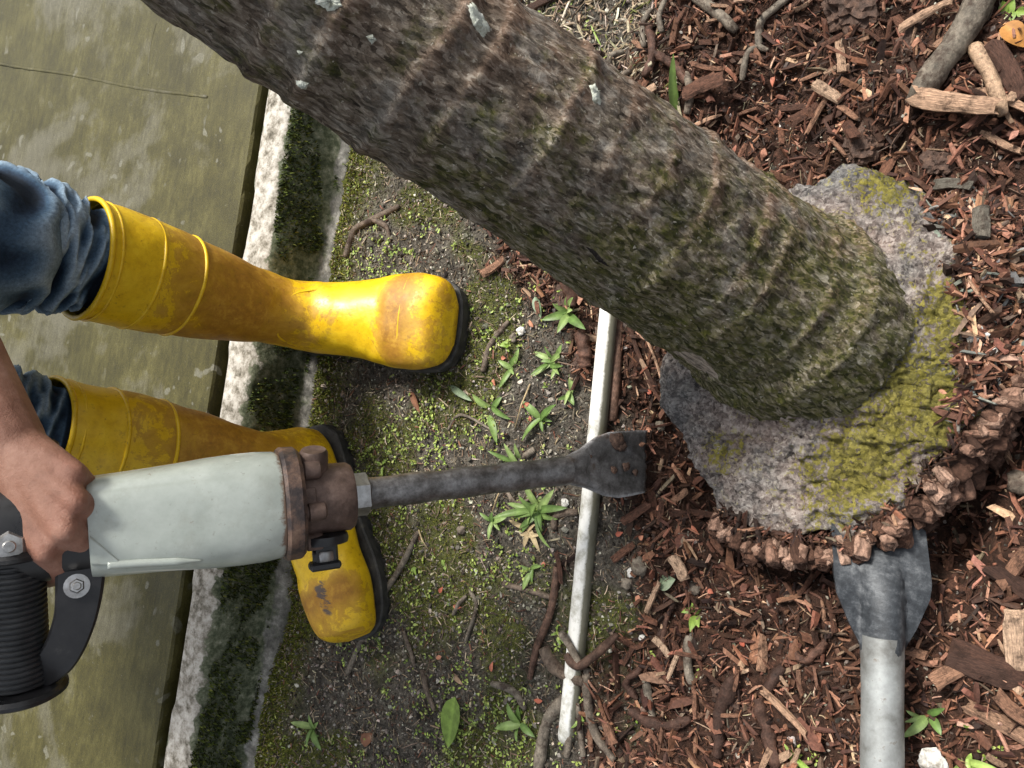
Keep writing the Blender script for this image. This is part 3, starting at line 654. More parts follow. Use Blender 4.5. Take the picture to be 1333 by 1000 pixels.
L = rng.uniform(.002, .0058, n); sc = np.stack([L, L * rng.uniform(.6, 1.1, n), L], 1)
stuff(scatter('creeping_weeds', [lf()], P, sc, pal([(.14, .2, .03), (.23, .29, .055), (.34, .4, .11), (.09, .13, .025)], [3, 4, 2, 1.4], n, .2), MT['leafbits'], R=zrot(n, .35), smooth=True), 'tiny bright yellow green creeping weeds spread over the soil', 'weeds')

# ------------------------------------------------------------------ palm tree
palm = empty('palm_tree', tuple(TB - TAX * .05), 'mossy grey brown palm trunk leaning over its swollen root base', 'tree')
def trunk_r(l, ph):
    r = np.interp(l, [-.1, 0, .1, .2, .55, 1.2, 2.6], [.094, .0935, .0895, .0845, .0675, .062, .055]) + .016 * np.exp(-np.maximum(l - .0, 0) / .022)
    return r
ring_l = [0.008]; r_ = random.Random(4)
while ring_l[-1] < 2.6: ring_l.append(ring_l[-1] + r_.uniform(.026, .05))
def ringm(l, ph):
    wob = .006 * np.sin(ph + 1) + .004 * vn(np.cos(ph) * 2 + 5, np.sin(ph) * 2, l * 9, seed=71)
    d = np.zeros_like(l)
    for k, rl in enumerate(ring_l):
        u = l + wob - rl; d = np.maximum(d, np.where(u < 0, np.exp(-(u / .010) ** 2), np.exp(-(u / .0035) ** 2)) * (.55 + .45 * math.sin(k * 2.3)))
    return d
def trunk_disp(l, ph):
    r = trunk_r(l, ph); cx, sx = np.cos(ph) * r, np.sin(ph) * r
    rough = fbm(cx * 120, sx * 120, l * 48 + cx * 20, o=3, seed=81)
    big = fbm(cx * 16, sx * 16, l * 10, o=2, seed=83)
    return r + .0021 * rough + .004 * big + .0046 * ringm(l, ph) * (.6 + .5 * vn(cx * 60, sx * 60, l * 20, seed=87))
def tpt(l, ph, off=0.0):
    l = np.asarray(l, float); ph = np.asarray(ph, float); r = trunk_disp(l, ph) + off
    return np.stack([np.cos(ph) * r, np.sin(ph) * r, l], -1)
lt = np.r_[np.arange(-.06, .66, .0017), np.linspace(.68, 2.7, 130)]; nph = 360
LL, PH = np.meshgrid(lt, np.linspace(0, 2 * math.pi, nph, endpoint=False), indexing='ij')
Vt = tpt(LL.ravel(), PH.ravel())
idx = np.arange(Vt.shape[0]).reshape(len(lt), nph); j2 = np.roll(idx, -1, 1)
Ft = np.stack([idx[:-1], j2[:-1], j2[1:], idx[1:]], -1).reshape(-1, 4)
me = mesh('trunk', Vt, Ft, MT['bark']); rm = ringm(LL.ravel(), PH.ravel()); pt_attr(me, 'ringmask', np.stack([rm] * 3, 1))
trunk = obj('trunk', me, palm)
TM = Matrix.Identity(4)
for i in range(3): TM[i][0] = _ex[i]; TM[i][1] = _ey[i]; TM[i][2] = TAX[i]; TM[i][3] = TB[i] - palm.location[i]
trunk.matrix_local = TM
def trunk_hit(px, py):
    """(l, phi) on the near face of the trunk that the photograph shows at a pixel"""
    ray = nrm(at(px, py, 1.) - C); best = None
    A = np.array([C - TB]); R3 = np.stack([_ex, _ey, TAX]); o = R3 @ (C - TB); d = R3 @ ray
    for t in np.arange(.2, 1.1, .002):
        q = o + d * t
        if np.hypot(q[0], q[1]) < float(trunk_r(np.array(q[2]), 0)): return q[2], math.atan2(q[1], q[0])
    return None
def trunk_patch(name, poly, mat, off=.0015):
    q = np.array([trunk_hit(x, y) for x, y in poly]); ph = np.unwrap(q[:, 1]); l = q[:, 0]; c = np.array([l.mean(), ph.mean()])
    pts = []; nr, ns_ = 7, 40; Pn = np.stack([l, ph], 1); Pn = np.vstack([Pn, Pn[:1]])
    tt = np.linspace(0, len(poly), ns_, endpoint=False); ed = np.stack([np.interp(tt, range(len(poly) + 1), Pn[:, k]) for k in (0, 1)], 1)
    for i in range(nr):
        s = (i + .6) / (nr - .4); jit = rng.uniform(.82, 1.12, ns_)[:, None] if i == nr - 1 else rng.uniform(.97, 1.03, ns_)[:, None]
        e_ = c + (ed - c) * s * jit; pts.append(tpt(e_[:, 0], e_[:, 1], off * (1 - s ** 4) - .0006 * s ** 4 + .0007 * rng.normal(0, .6, ns_) * (s < .95)))
    V = np.vstack(pts); Fc = grid_faces(nr, ns_); Fc.append(tuple(range(ns_ - 1, -1, -1)))
    return obj(name, mesh(name, V, Fc, mat), trunk)
for poly in ([(408, 3), (428, 15), (446, 8), (440, -12), (415, -12)], [(475, 47), (484, 58), (491, 52), (484, 44)], [(602, 10), (612, 35), (630, 50), (640, 42), (628, 22), (610, 6)], [(760, 115), (768, 136), (780, 140), (778, 122), (768, 112)], [(388, 58), (392, 64), (397, 60)], [(388, 92), (405, 102), (408, 94), (396, 90)]):
    tag(trunk_patch('lichen_patch', poly, MT['lichen'], .0022), 'pale grey green crusty lichen')
tag(trunk_patch('bare_wood_scar', [(870, 452), (895, 470), (925, 488), (938, 492), (920, 468), (900, 455)], MT['bare'], .002), 'bare greyish scar without moss')
tag(trunk_patch('bark_split', [(760, 320), (778, 336), (796, 348), (786, 334), (770, 322)], MT['crack'], .0012), 'short dark split in the bark')

# root boss under the trunk
nA, nS = 520, 76; A_ = np.linspace(-math.pi, math.pi, nA, endpoint=False)
tb2 = np.array([TB[0], TB[1]])
V = []; dm = []; mo = []
bx = BC
for i in range(nS):
    s = i / (nS - 9)
    for a in A_:
        rr = float(rimr(a)) * (1 + .03 * math.sin(a * 7 + 1) + .02 * math.sin(a * 17))
        if s <= 1:
            r = rr * (.08 + .92 * s); x, y = bx[0] + math.cos(a) * r, bx[1] + math.sin(a) * r
            dt = math.hypot(x - tb2[0], y - tb2[1]); z = .056 + .05 * max(0, 1 - dt / .2) + .03 * math.exp(-max(0, dt - .085) / .022) - .012 * max(0, s - .88) / .12
        else:
            k = (s - 1) * (nS - 9) / 8; r = rr * (1 + .02 * math.sin(k * 3)) - .03 * k ** 2; x, y = bx[0] + math.cos(a) * r, bx[1] + math.sin(a) * r; z = .044 - .10 * k
        V.append((x, y, z))
V = np.array(V)
nz = fbm(V[:, 0] * 45, V[:, 1] * 45, V[:, 2] * 45, o=4, seed=91); crk = np.abs(vn(V[:, 0] * 90, V[:, 1] * 60, V[:, 2] * 60, seed=95))
fn = fbm(V[:, 0] * 170, V[:, 1] * 120, V[:, 2] * 120, o=2, seed=93); V[:, 2] += .0038 * nz - .0025 * (crk < .12) + .0022 * fn
V[:, :2] += (.0022 * fn + .003 * nz)[:, None] * np.stack([np.cos(np.arctan2(V[:, 1] - BC[1], V[:, 0] - BC[0])), np.sin(np.arctan2(V[:, 1] - BC[1], V[:, 0] - BC[0]))], 1)
px, py = proj(V)
bluegrey = np.maximum(sstep(1000, 880, px) * sstep(430, 520, py), sstep(330, 250, py) * .8) * (.7 + .3 * vn(V[:, 0] * 30, V[:, 1] * 30, seed=97))  # mask of the darker blue-grey parts of the boss
mos = np.exp(-((px - 1200) ** 2 + (py - 520) ** 2) / 75 ** 2) + .9 * np.exp(-((px - 1110) ** 2 + (py - 615) ** 2) / 55 ** 2) + .7 * np.exp(-((px - 935) ** 2 + (py - 590) ** 2) / 30 ** 2) + .7 * np.exp(-((px - 1235) ** 2 + (py - 400) ** 2) / 40 ** 2) + .6 * np.exp(-((px - 1150) ** 2 + (py - 235) ** 2) / 40 ** 2) + .25 * sstep(900, 1000, px)
me = mesh('root_boss', V, np.array(grid_faces(nS, nA)), MT['boss'])
pt_attr(me, 'bluegrey', np.stack([np.clip(bluegrey, 0, 1)] * 3, 1)); pt_attr(me, 'mossmask', np.stack([np.clip(mos, 0, 1)] * 3, 1))
boss = obj('root_boss', me, palm); boss.matrix_local = Matrix.Translation(-Vector(palm.location)); tag(boss, 'corky grey root base with yellow moss')
# cut root ends along the dug-out edge
def stub_mesh(k):
    n = 14; lr = random.Random(k); V = []; jj = [lr.uniform(.84, 1.12) for _ in range(n)]; ec = lr.uniform(.6, .95)
    prof_ = [(.7, -1.8), (.95, -.7), (1.03, .1), (1.02, .5), (.93, .74), (.8, .8), (.68, .66), (.45, .7), (.25, .82)]
    for r, z in prof_:
        for j in range(n):
            t = 6.283 * j / n; rj = r * jj[j] * lr.uniform(.95, 1.06); V.append((rj * math.cos(t) * .0082, rj * math.sin(t) * .0082 * ec, z * .0085 + lr.uniform(-.0007, .0007)))
    Fc = grid_faces(len(prof_), n); Fc.append(tuple((len(prof_) - 1) * n + j for j in range(n))); Fc.append(tuple(range(n - 1, -1, -1)))
    return mesh('root_stub', V, Fc, MT['rootend'])
STUB = [stub_mesh(k) for k in range(10)]
edge = [(940, 672), (985, 702), (1045, 712), (1105, 706), (1160, 676), (1196, 640), (1235, 596), (1272, 548), (1310, 505), (1345, 480)]
ew = np.array([gp(x, y, .03) for x, y in edge]); seg = np.r_[0, np.cumsum(np.linalg.norm(np.diff(ew, axis=0), axis=1))]
pal_loc = Vector(palm.location)
for k in range(298):
    u = random.random() * seg[-1]; c = np.array([np.interp(u, seg, ew[:, i]) for i in range(3)])
    out = nrm(np.array([c[0] - BC[0], c[1] - BC[1], 0])); wgt = np.interp(u / seg[-1], [0, .35, .6, 1], [.25, .6, 1.0, 1.0])
    v = random.random() ** 1.4; z = .056 - .085 * v * wgt; P = c + out * (.010 + .014 * math.sin(v * 2.6) * wgt + random.uniform(-.005, .004)); P[2] = z
    d = nrm(out + np.array([random.gauss(0, .35), random.gauss(0, .35), .55 - 1.1 * v + random.gauss(0, .3)]))
    o = obj('root_stub', STUB[k % 10], palm); s = random.choice([.45, .6, .7, .8, .95, 1.1]) * (.7 + .4 * wgt)
    o.matrix_local = Matrix.Translation(Vector(P) - pal_loc) @ Vector(d).to_track_quat('Z', 'X').to_matrix().to_4x4() @ Matrix.Rotation(random.uniform(0, 6.28), 4, 'Z') @ Matrix.Diagonal((s, s, s * random.uniform(.8, 1.5), 1))

# torn fibres between the root ends and litter lying on the edge of the boss
n = 2000; u = rng.uniform(0, seg[-1], n); c = np.stack([np.interp(u, seg, ew[:, i]) for i in range(3)], 1); out = np.stack([c[:, 0] - BC[0], c[:, 1] - BC[1], np.zeros(n)], 1); out /= np.linalg.norm(out, axis=1)[:, None]
v = rng.uniform(0, 1, n); wg = np.interp(u / seg[-1], [0, .35, .6, 1], [.45, .7, 1, 1]); P = c + out * (rng.uniform(-.016, .002, n) + .008 * np.sin(v * 2.6) * wg)[:, None]; P[:, 2] = .058 - .095 * v * wg
L = rng.lognormal(math.log(.005), .4, n).clip(.002, .013); sc = np.stack([L, L * rng.uniform(.12, .4, n), L * rng.uniform(.1, .3, n)], 1)
stuff(scatter('root_fibres', SPL, P, sc, pal(MULCH, [5, 5, 3, 1.5, .8, .3, .5], n), MT['bits'], .8), 'torn reddish root fibres between the cut root ends of the palm', 'fibres')
def bank(x, y):
    px, py = proj(np.stack([x, y, np.full_like(x, .05)], -1)); d = boss_d(x, y)
    return np.exp(-(np.maximum(-d, 0) / .022) ** 2) * (d < .05) * sstep(1170, 1240, px) * sstep(215, 250, py) * (1 - sstep(520, 560, py))
n = 1500; P2 = pts_in(n, bank, (-.05, -.1), (.35, .25)); P = np.c_[P2, np.maximum(H(P2[:, 0], P2[:, 1]), np.where(boss_d(P2[:, 0], P2[:, 1]) < 0, .056, -.1)) + rng.uniform(.0, .008, n)]
L = rng.lognormal(math.log(.0065), .45, n).clip(.002, .018); sc = np.stack([L, L * rng.uniform(.18, .5, n), L * rng.uniform(.12, .35, n)], 1)
stuff(scatter('banked_litter', SPL, P, sc, pal(MULCH + [(.16, .165, .15)], [2, 3.5, 4, 3.5, 2.2, 1.6, 1, 2], n), MT['bits'], .45), 'mixed wood litter banked against the far rim of the root base', 'litter')

# ------------------------------------------------------------------ electric breaker (demolition hammer) with spade chisel
TIP = gp(838, 601, .018); FL = at(372, 655, .76); BA = nrm(FL - TIP)
def bt(px):                                     # distance along the tool axis at which the photo shows column px
    lo, hi = -.05, .9
    for _ in range(50):
        mid = (lo + hi) / 2
        if proj((TIP + BA * mid)[None])[0][0] > px: lo = mid
        else: hi = mid
    return lo
e2 = nrm(-w_ - BA * (-w_ @ BA))                 # towards the viewer
e1 = nrm(np.cross(e2, BA))
if e1 @ CY > 0: e1 = -e1                        # e1 points down in the photograph
brk = empty('demolition_hammer', tuple(TIP), 'grey green electric demolition hammer with rusty nose and side handle', 'power tool')
bl = Vector(brk.location)
def part(mb, name, mat, parent=None, smooth=True, attrs=None, label=None):
    V = np.array(mb.v) - np.array(bl); me = mesh(name, V, mb.f, mat, smooth)
    for k, fn in (attrs or {}).items():
        a = np.clip(fn(np.array(mb.v)), 0, 1); pt_attr(me, k, np.stack([a] * 3, 1))
    o = obj(name, me, parent if parent is not None else brk)
    if label: o['label'] = label
    return o
def ax(t, a=0., b=0.): return TIP + BA * t + e1 * a + e2 * b
t_neck, t_hex, t_n0, t_n1, t_f0, t_f1, t_h1 = bt(735), bt(476), bt(457), bt(392), bt(390), bt(364), bt(122)
def auto_smooth(o, ang=35):
    me = o.data
    bm = bmesh.new(); bm.from_mesh(me)
    for e in bm.edges:
        if len(e.link_faces) == 2 and e.calc_face_angle(0) > math.radians(ang): e.smooth = False
    bm.to_mesh(me); bm.free(); return o
# chisel: shank + spade blade
mb = MB(); pts = [ax(t) for t in np.linspace(t_neck - .005, t_hex, 30)]
tube(mb, pts, [.0160 + .0006 * math.sin(i * .9) for i in range(30)], 24, up=e2)
chisel = auto_smooth(part(mb, 'chisel_shank', MT['steel']))
nb, nw = 40, 22; V = []
tw = math.radians(12); wd = e1 * math.cos(tw) + e2 * math.sin(tw); nd_ = np.cross(wd, BA); nd_ = nd_ if nd_ @ e2 > 0 else -nd_
for side in (1, -1):
    for i in range(nb):
        u = i / (nb - 1); t = (t_neck + .012) * (1 - u) - .002 * u
        hw = np.interp(u, [0, .12, .28, .45, .62, .8, 1], [.0150, .0155, .022, .0335, .038, .0375, .036]); th = np.interp(u, [0, .3, .6, 1], [.0155, .010, .0055, .0012])
        for j in range(nw):
            v = -1 + 2 * j / (nw - 1); scoop = .006 * v ** 4 * sstep(.2, .5, np.array(u)) * (1 - .5 * u)
            rnd_ = math.sqrt(max(0, 1 - abs(v) ** (2 + 8 * u)))
            sk = .008 * v * sstep(.5, 1., np.array(u))
            nick = (.0025 * float(vn(np.array(v * 6), np.array(2.), seed=7)) if u > .97 else 0)
            V.append(TIP + BA * (t + float(sk) + nick) + wd * hw * v + nd_ * (side * th * rnd_ * (1 if side > 0 else .8) + float(scoop) * 1.0))
Fc = [];
for s_ in (0, 1):
    for i in range(nb - 1):
        for j in range(nw - 1):
            a = s_ * nb * nw + i * nw + j; q = (a, a + 1, a + nw + 1, a + nw); Fc.append(q if s_ == 0 else q[::-1])
for i in range(nb - 1):
    for j in (0, nw - 1):
        a, b = i * nw + j, nb * nw + i * nw + j; Fc.append((a, a + nw, b + nw, b) if j == 0 else (a, b, b + nw, a + nw))
for i in (0, nb - 1):
    for j in range(nw - 1):
        a, b = i * nw + j, nb * nw + i * nw + j; Fc.append((a, b, b + 1, a + 1) if i == 0 else (a, a + 1, b + 1, b))
mb = MB(); mb.add(V, Fc); blade = part(mb, 'chisel_blade', MT['steel'], label='broad scooped spade blade, muddy')
def clump(c, r, n=26, seed=0, flat=.5, axes=None):
    """lumpy blob"""
    lr = np.random.default_rng(seed); mb = MB(); bm = bmesh.new(); bmesh.ops.create_icosphere(bm, subdivisions=3, radius=1)
    P = np.array([v.co[:] for v in bm.verts]); P *= (1 + .35 * fbm(P[:, 0] * 1.7 + seed, P[:, 1] * 1.7, P[:, 2] * 1.7, o=3, seed=seed))[:, None]
    f = [[v.index for v in q.verts] for q in bm.faces]; bm.free()
    axes = axes if axes is not None else (np.array([1., 0, 0]), np.array([0, 1., 0]), np.array([0, 0, 1.]))
    mb.add([np.asarray(c) + r * (p[0] * axes[0] + p[1] * axes[1] + flat * p[2] * axes[2]) for p in P], f); return mb
for (t, a, r, s) in ((.035, -.027, .009, 1), (.03, -.019, .006, 2), (.028, .004, .005, 3), (.018, .012, .0035, 4), (.075, -.012, .006, 5), (.045, .006, .004, 6)):
    hw = .006; part(clump(TIP + BA * t + wd * a + nd_ * .0068, r, seed=s, flat=.45, axes=(wd, BA, nd_)), 'mud_clump', MT['mud'], blade)
# hexagonal shank collar
mb = MB(); lathe(mb, [(.0165, t_hex - .004), (.0215, t_hex - .001), (.0215, t_n0 + .004), (.02, t_n0 + .012)], TIP, BA, 6, e2); auto_smooth(part(mb, 'hex_collar', MT['bright'], smooth=False))
# nose / retainer
mb = MB(); lathe(mb, [(.022, t_n0 - .001), (.031, t_n0), (.0335, t_n0 + .004), (.0345, t_n1 - .006), (.033, t_n1 - .001), (.022, t_n1)], TIP, BA, 48, e2); nose = auto_smooth(part(mb, 'nose_retainer', MT['rust']))
mb = MB(); lathe(mb, [(.0205, t_n1 - .004), (.0205, t_f0 + .012)], TIP, BA, 24, e2); part(mb, 'neck', MT['black'])
mb = MB(); q = ax((t_n0 + t_n1) / 2 + .012, -.030, .01); lathe(mb, [(.0125, -.006), (.0135, .004), (.0135, .018), (.0115, .021), (.006, .0205)], q, -e1 * .95 + e2 * .3, 24, BA); auto_smooth(part(mb, 'retainer_pin', MT['rust'], nose))
for k in range(6):
    a = 6.283 * (k + .35) / 6; p = ax(t_n1 - .013, math.cos(a) * .0405, math.sin(a) * .0405)
    mb = MB(); lathe(mb, [(.0055, -.004), (.0082, -.002), (.0088, .002), (.0088, .012), (.006, .013), (.006, .03)], p, BA, 16, e2); auto_smooth(part(mb, 'bolt', MT['rust']))
# four ribs that bridge nose and flange
for k in range(4):
    a = 6.283 * (k + .15) / 4; c = ax((t_n1 + t_f0) / 2 + .004, math.cos(a) * .029, math.sin(a) * .029)
    mb = MB(); boxm(mb, c, (math.cos(a) * e1 + math.sin(a) * e2, -math.sin(a) * e1 + math.cos(a) * e2, BA), (.006, .008, (t_f0 - t_n1) / 2 + .014), .001); part(mb, 'nose_rib', MT['rust'], nose, False)
# black retainer catch
kb = ax(t_n0 + .030, .036, .006); a3 = (e1, np.cross(BA, e1), BA)
mb = MB(); lathe(mb, [(.014, -.004), (.0225, -.002), (.0235, .002), (.0225, .006), (.012, .0075)], kb, e1, 28, BA); boxm(mb, kb + e1 * .0175, a3, (.013, .0055, .012), .0025)
boxm(mb, kb + e1 * .0275 + BA * .001, a3, (.004, .009, .015), .002)
auto_smooth(part(mb, 'retainer_catch', MT['black'], nose))
mb = MB(); boxm(mb, kb + e1 * .019 + a3[1] * .0056, a3, (.006, .0012, .007), .0008); part(mb, 'catch_plate', MT['bright'], nose)
# flange
mb = MB(); lathe(mb, [(.03, t_f0), (.0505, t_f0 + .0005), (.0535, t_f0 + .004), (.054, t_f1 - .003), (.052, t_f1), (.03, t_f1 + .001)], TIP, BA, 64, e2, 2.35)
auto_smooth(part(mb, 'flange', MT['flange']))
# painted housing
hp = [(.0, .030), (.0, .0495), (.03, .0505), (.12, .0515), (.25, .0512), (.4, .0498), (.55, .0475), (.7, .0455), (.85, .0440), (.97, .0432), (1, .0425), (1, .036)]
HP = [(r, t_f1 + .0005 + (t_h1 - t_f1) * u) for u, r in hp]
mb = MB(); n_ = 72; V = []
for i, (r, z) in enumerate(HP):
    u = (z - t_f1) / (t_h1 - t_f1)
    for j in range(n_):
        th = 6.283185 * j / n_; c, s_ = math.cos(th), math.sin(th); sq = 2.35 + 1.5 * u; k = (abs(c) ** sq + abs(s_) ** sq) ** (-1 / sq)
        V.append(TIP + BA * z + r * k * (c * e1 + s_ * e2 * (1 + .06 * u)))
Fc = grid_faces(len(HP), n_); mb.add(V, Fc)
housing = auto_smooth(part(mb, 'housing', MT['paint'], attrs={'rust': lambda P: sstep(t_f1 + .02, t_f1 - .004, (P - TIP) @ BA)}), 45)
def hr(t): return float(np.interp(t, [z for _, z in HP], [r for r, _ in HP]))
def hpt(t, deg, off=0.):
    th = math.radians(deg); c, s_ = math.cos(th), math.sin(th); u = (t - t_f1) / (t_h1 - t_f1); sq = 2.35 + 1.5 * u; k = (abs(c) ** sq + abs(s_) ** sq) ** (-1 / sq); r = hr(t) + off
    return TIP + BA * t + r * k * (c * e1 + s_ * e2 * (1 + .06 * u))
mb = MB(); tube(mb, [hpt(t, 50 + 5 * (t - bt(250)) / (bt(145) - bt(250)), .0004) for t in np.linspace(bt(258), bt(142), 30)], [.0036 * min(1, .12 + i / 9) for i in range(30)], 12); part(mb, 'casting_rib', MT['paint'], housing)
def plate(poly, off):
    """thin raised cover plate, poly in (distance along tool, degrees around)"""
    V = []; m_ = len(poly)
    for o_ in (-.001, off * .7, off):
        for k, (t, dg) in enumerate(poly): V.append(hpt(t if o_ < off else t, dg, o_))
    n0 = 14; lo, hi = [q for q in poly[:m_ // 2]], [q for q in poly[m_ // 2:]][::-1]; V = []; nu_ = len(lo)
    for (t0, d0), (t1, d1) in zip(lo, hi):
        for j in range(n0): 
            k = j / (n0 - 1); e_ = off if 0 < j < n0 - 1 else -.0006; V.append(hpt(t0 + (t1 - t0) * k, d0 + (d1 - d0) * k, e_))
    mb = MB(); mb.add(V, grid_faces(nu_, n0, False)); return mb
ta, tb_ = t_h1 - .0006, bt(158)
mb = plate([(ta, 88), (ta + (tb_ - ta) * .35, 77), (ta + (tb_ - ta) * .7, 66), (tb_, 57), (tb_, 55), (ta + (tb_ - ta) * .7, 55), (ta + (tb_ - ta) * .35, 55), (ta, 55)], .0016); part(mb, 'cover_plate', MT['paint'], housing)
# black rear neck and motor housing above it
mb = MB(); lathe(mb, [(.036, t_h1 - .002), (.0415, t_h1 + .001), (.042, t_h1 + .083), (.038, t_h1 + .086)], TIP, BA, 48, e2, 2.6); auto_smooth(part(mb, 'rear_neck', MT['black']))
mb = MB(); lathe(mb, [(.036, t_h1 + .085), (.05, t_h1 + .09), (.056, t_h1 + .105), (.056, t_h1 + .2), (.05, t_h1 + .225), (.03, t_h1 + .23)], TIP, BA, 48, e2, 2.5); auto_smooth(part(mb, 'motor_housing', MT['paint']))
tr_ = t_h1 + .228; mb = MB(); tube(mb, crom([ax(tr_, -.045), ax(tr_ + .05, -.062), ax(tr_ + .085, -.055), ax(tr_ + .092, 0), ax(tr_ + .085, .055), ax(tr_ + .05, .062), ax(tr_, .045)], 40), .0145, 14, up=e2); part(mb, 'rear_handle', MT['black'])
# side handle: clamp, bowed strap, ribbed grip between two discs
G0, G1 = at(14, 716, .655), at(24, 897, .668); GA = nrm(G1 - G0); GL = np.linalg.norm(G1 - G0)
sh_m = MB(); cl = at(103, 718, .672)
sp = crom([at(108, 640, .70), at(106, 700, .672), at(104, 765, .664), at(96, 812, .664), at(74, 858, .666), at(36, 884, .668)], 46)
Wd = nrm(BA); V = []
for i in range(len(sp)):
    d = nrm(sp[min(i + 1, len(sp) - 1)] - sp[max(i - 1, 0)]); out = nrm(np.cross(d, e2)); nn = np.cross(out, d)
    w2 = np.interp(i, [0, 16, 24, 45], [.0185, .0185, .0165, .014]); th = .0045
    for (a, b) in ((-1, -.55), (-.88, -1), (.88, -1), (1, -.55), (1, .55), (.88, 1), (-.88, 1), (-1, .55)): V.append(sp[i] + out * a * w2 + nn * b * th)
Fc = grid_faces(len(sp), 8); Fc += [tuple(range(7, -1, -1)), tuple((len(sp) - 1) * 8 + j for j in range(8))]
sh_m.add(V, Fc); handle = auto_smooth(part(sh_m, 'side_handle', MT['black'], label='black bowed side handle strap'))
bp = at(100, 763, .6585); bn = nrm(C - bp); mb = MB(); lathe(mb, [(.010, -.003), (.010, .001), (.0062, .0015)], bp, bn, 20, BA); lathe(mb, [(.0062, .001), (.0062, .0065), (.005, .008)], bp, bn, 6, BA); lathe(mb, [(.0034, .007), (.0034, .0125), (.0026, .0135)], bp, bn, 14, BA); auto_smooth(part(mb, 'handle_bolt', MT['bright'], handle))
prof2 = [(.012, 0.)]; z = .008
while z < GL - .008: prof2 += [(.0228, z), (.0246, z + .001), (.0246, z + .0028), (.0228, z + .0038)]; z += .0047
prof2 += [(.012, GL)]
mb = MB(); lathe(mb, prof2, G0, GA, 40, BA); grip = auto_smooth(part(mb, 'ribbed_grip', MT['grip'], handle))
for q, r in ((G0, .034), (G1, .0375)):
    mb = MB(); lathe(mb, [(.01, -.005), (r - .003, -.004), (r, -.001), (r, .002), (r - .003, .004), (.01, .005)], q, GA, 48, BA); auto_smooth(part(mb, 'grip_disc', MT['black'], handle))
mb = MB(); lathe(mb, [(.004, 0), (.008, .001), (.008, .006), (.004, .009)], G1 + GA * .004, GA, 6, BA); part(mb, 'end_nut', MT['bright'], handle, False)
H1 = at(52, 575, .70); mb = MB(); tube(mb, [G0 + GA * .004, (G0 + H1) / 2, H1], .0155, 18); part(mb, 'handle_bar', MT['black'], handle)
tp = at(12, 712, .632); mb = MB(); lathe(mb, [(.008, -.01), (.013, -.008), (.013, .0), (.0105, .003), (.006, .004)], tp, nrm(C - tp), 6, BA); lathe(mb, [(.005, .003), (.005, .009), (.004, .01)], tp, nrm(C - tp), 12, BA); auto_smooth(part(mb, 'clamp_nut', MT['bright'], handle))
# strut of the clamp seen between strap and grip
mb = MB(); tube(mb, [at(85, 748, .69), at(45, 757, .69)], .008, 12); part(mb, 'clamp_rod', MT['paint'], handle)

# ------------------------------------------------------------------ digging bar under the root boss
h0, h1 = gp(1149, 800, .05), gp(1148, 1010, .052); hd = nrm(h1 - h0)
bar = empty('digging_bar', tuple(gp(1150, 820, .0)), 'galvanised pipe digging bar with black flat blade wedged under the root base', 'digging bar'); bl = Vector(bar.location)
mb = MB(); tube(mb, [h0 + hd * t for t in np.linspace(.02, 1.05, 60)], [.0188 + .0003 * math.sin(i * 1.3) for i in range(60)], 32)
auto_smooth(part(mb, 'handle', MT['galv'], bar))
wdir = nrm(np.cross([0, 0, 1.], hd)); wdir = wdir if wdir @ CX > 0 else -wdir
nu = nrm(np.cross(hd, wdir)); nu = nu if nu[2] > 0 else -nu
tl = math.radians(-20); wB = wdir * math.cos(tl) + nu * math.sin(tl); nB = nu * math.cos(tl) - wdir * math.sin(tl)
nb, nw = 44, 26; V = []
for side in (1, -1):
    for i in range(nb):
        u = i / (nb - 1); t = .045 - .205 * u
        hw = np.interp(u, [0, .08, .16, .30, .38, 1], [.0172, .0200, .029, .0410, .0435, .0425])
        for j in range(nw):
            v = -1 + 2 * j / (nw - 1); x = hw * v
            soc = np.interp(u, [0, .06, .25, .42, .6], [.0172, .0193, .018, .010, 0]); bul = math.sqrt(max(0, 1 - (x / .0192) ** 2)) * soc
            top = max(bul, .003) if side > 0 else min(-bul * (1 if u < .25 else max(0, 1 - (u - .25) * 8)), -.003)
            V.append(h0 + hd * t + wB * x + nB * (top - .002) + nB * (-.075 * max(0, u - .35) + .002 * math.sin(v * 3)))
Fc = []
for s_ in (0, 1):
    for i in range(nb - 1):
        for j in range(nw - 1):
            a = s_ * nb * nw + i * nw + j; q = (a, a + 1, a + nw + 1, a + nw); Fc.append(q if s_ else q[::-1])
for i in range(nb - 1):
    for j in (0, nw - 1):
        a, b = i * nw + j, nb * nw + i * nw + j; Fc.append((a, a + nw, b + nw, b))
for j in range(nw - 1):
    for i in (0, nb - 1):
        a, b = i * nw + j, nb * nw + i * nw + j; Fc.append((a, a + 1, b + 1, b))
mb = MB(); mb.add(V, Fc); o = part(mb, 'blade', MT['blade'], bar, label='black scratched steel blade with socket')
bm = bmesh.new(); bm.from_mesh(o.data); bmesh.ops.recalc_face_normals(bm, faces=bm.faces); bm.to_mesh(o.data); bm.free(); auto_smooth(o, 40)

# ------------------------------------------------------------------ white conduit and the stick beside it
pp = [gp(800, 335, .016), gp(793, 400, .015), gp(762, 720, .012), gp(742, 925, .004), gp(738, 960, -.012)]
mb = MB(); P = crom(pp, 90); tube(mb, P, .0116, 20)
V = np.array(mb.v); me = mesh('conduit', V, mb.f, MT['pvc'])
cdir = nrm(pp[3] - pp[1]); sidev = np.cross(cdir, [0, 0, 1.]); sidev = sidev if sidev[1] < 0 else -sidev
cen = np.repeat(P, 20, 0); gr = np.clip(((V - cen) @ sidev) / .0116 * .8 + .15 - ((V - cen)[:, 2]) / .0116 * .3, 0, 1); pt_attr(me, 'grime', np.stack([gr] * 3, 1))
tag(recenter(obj('plastic_conduit', me)), 'straight white plastic conduit half buried along the mulch edge', 'pipe')

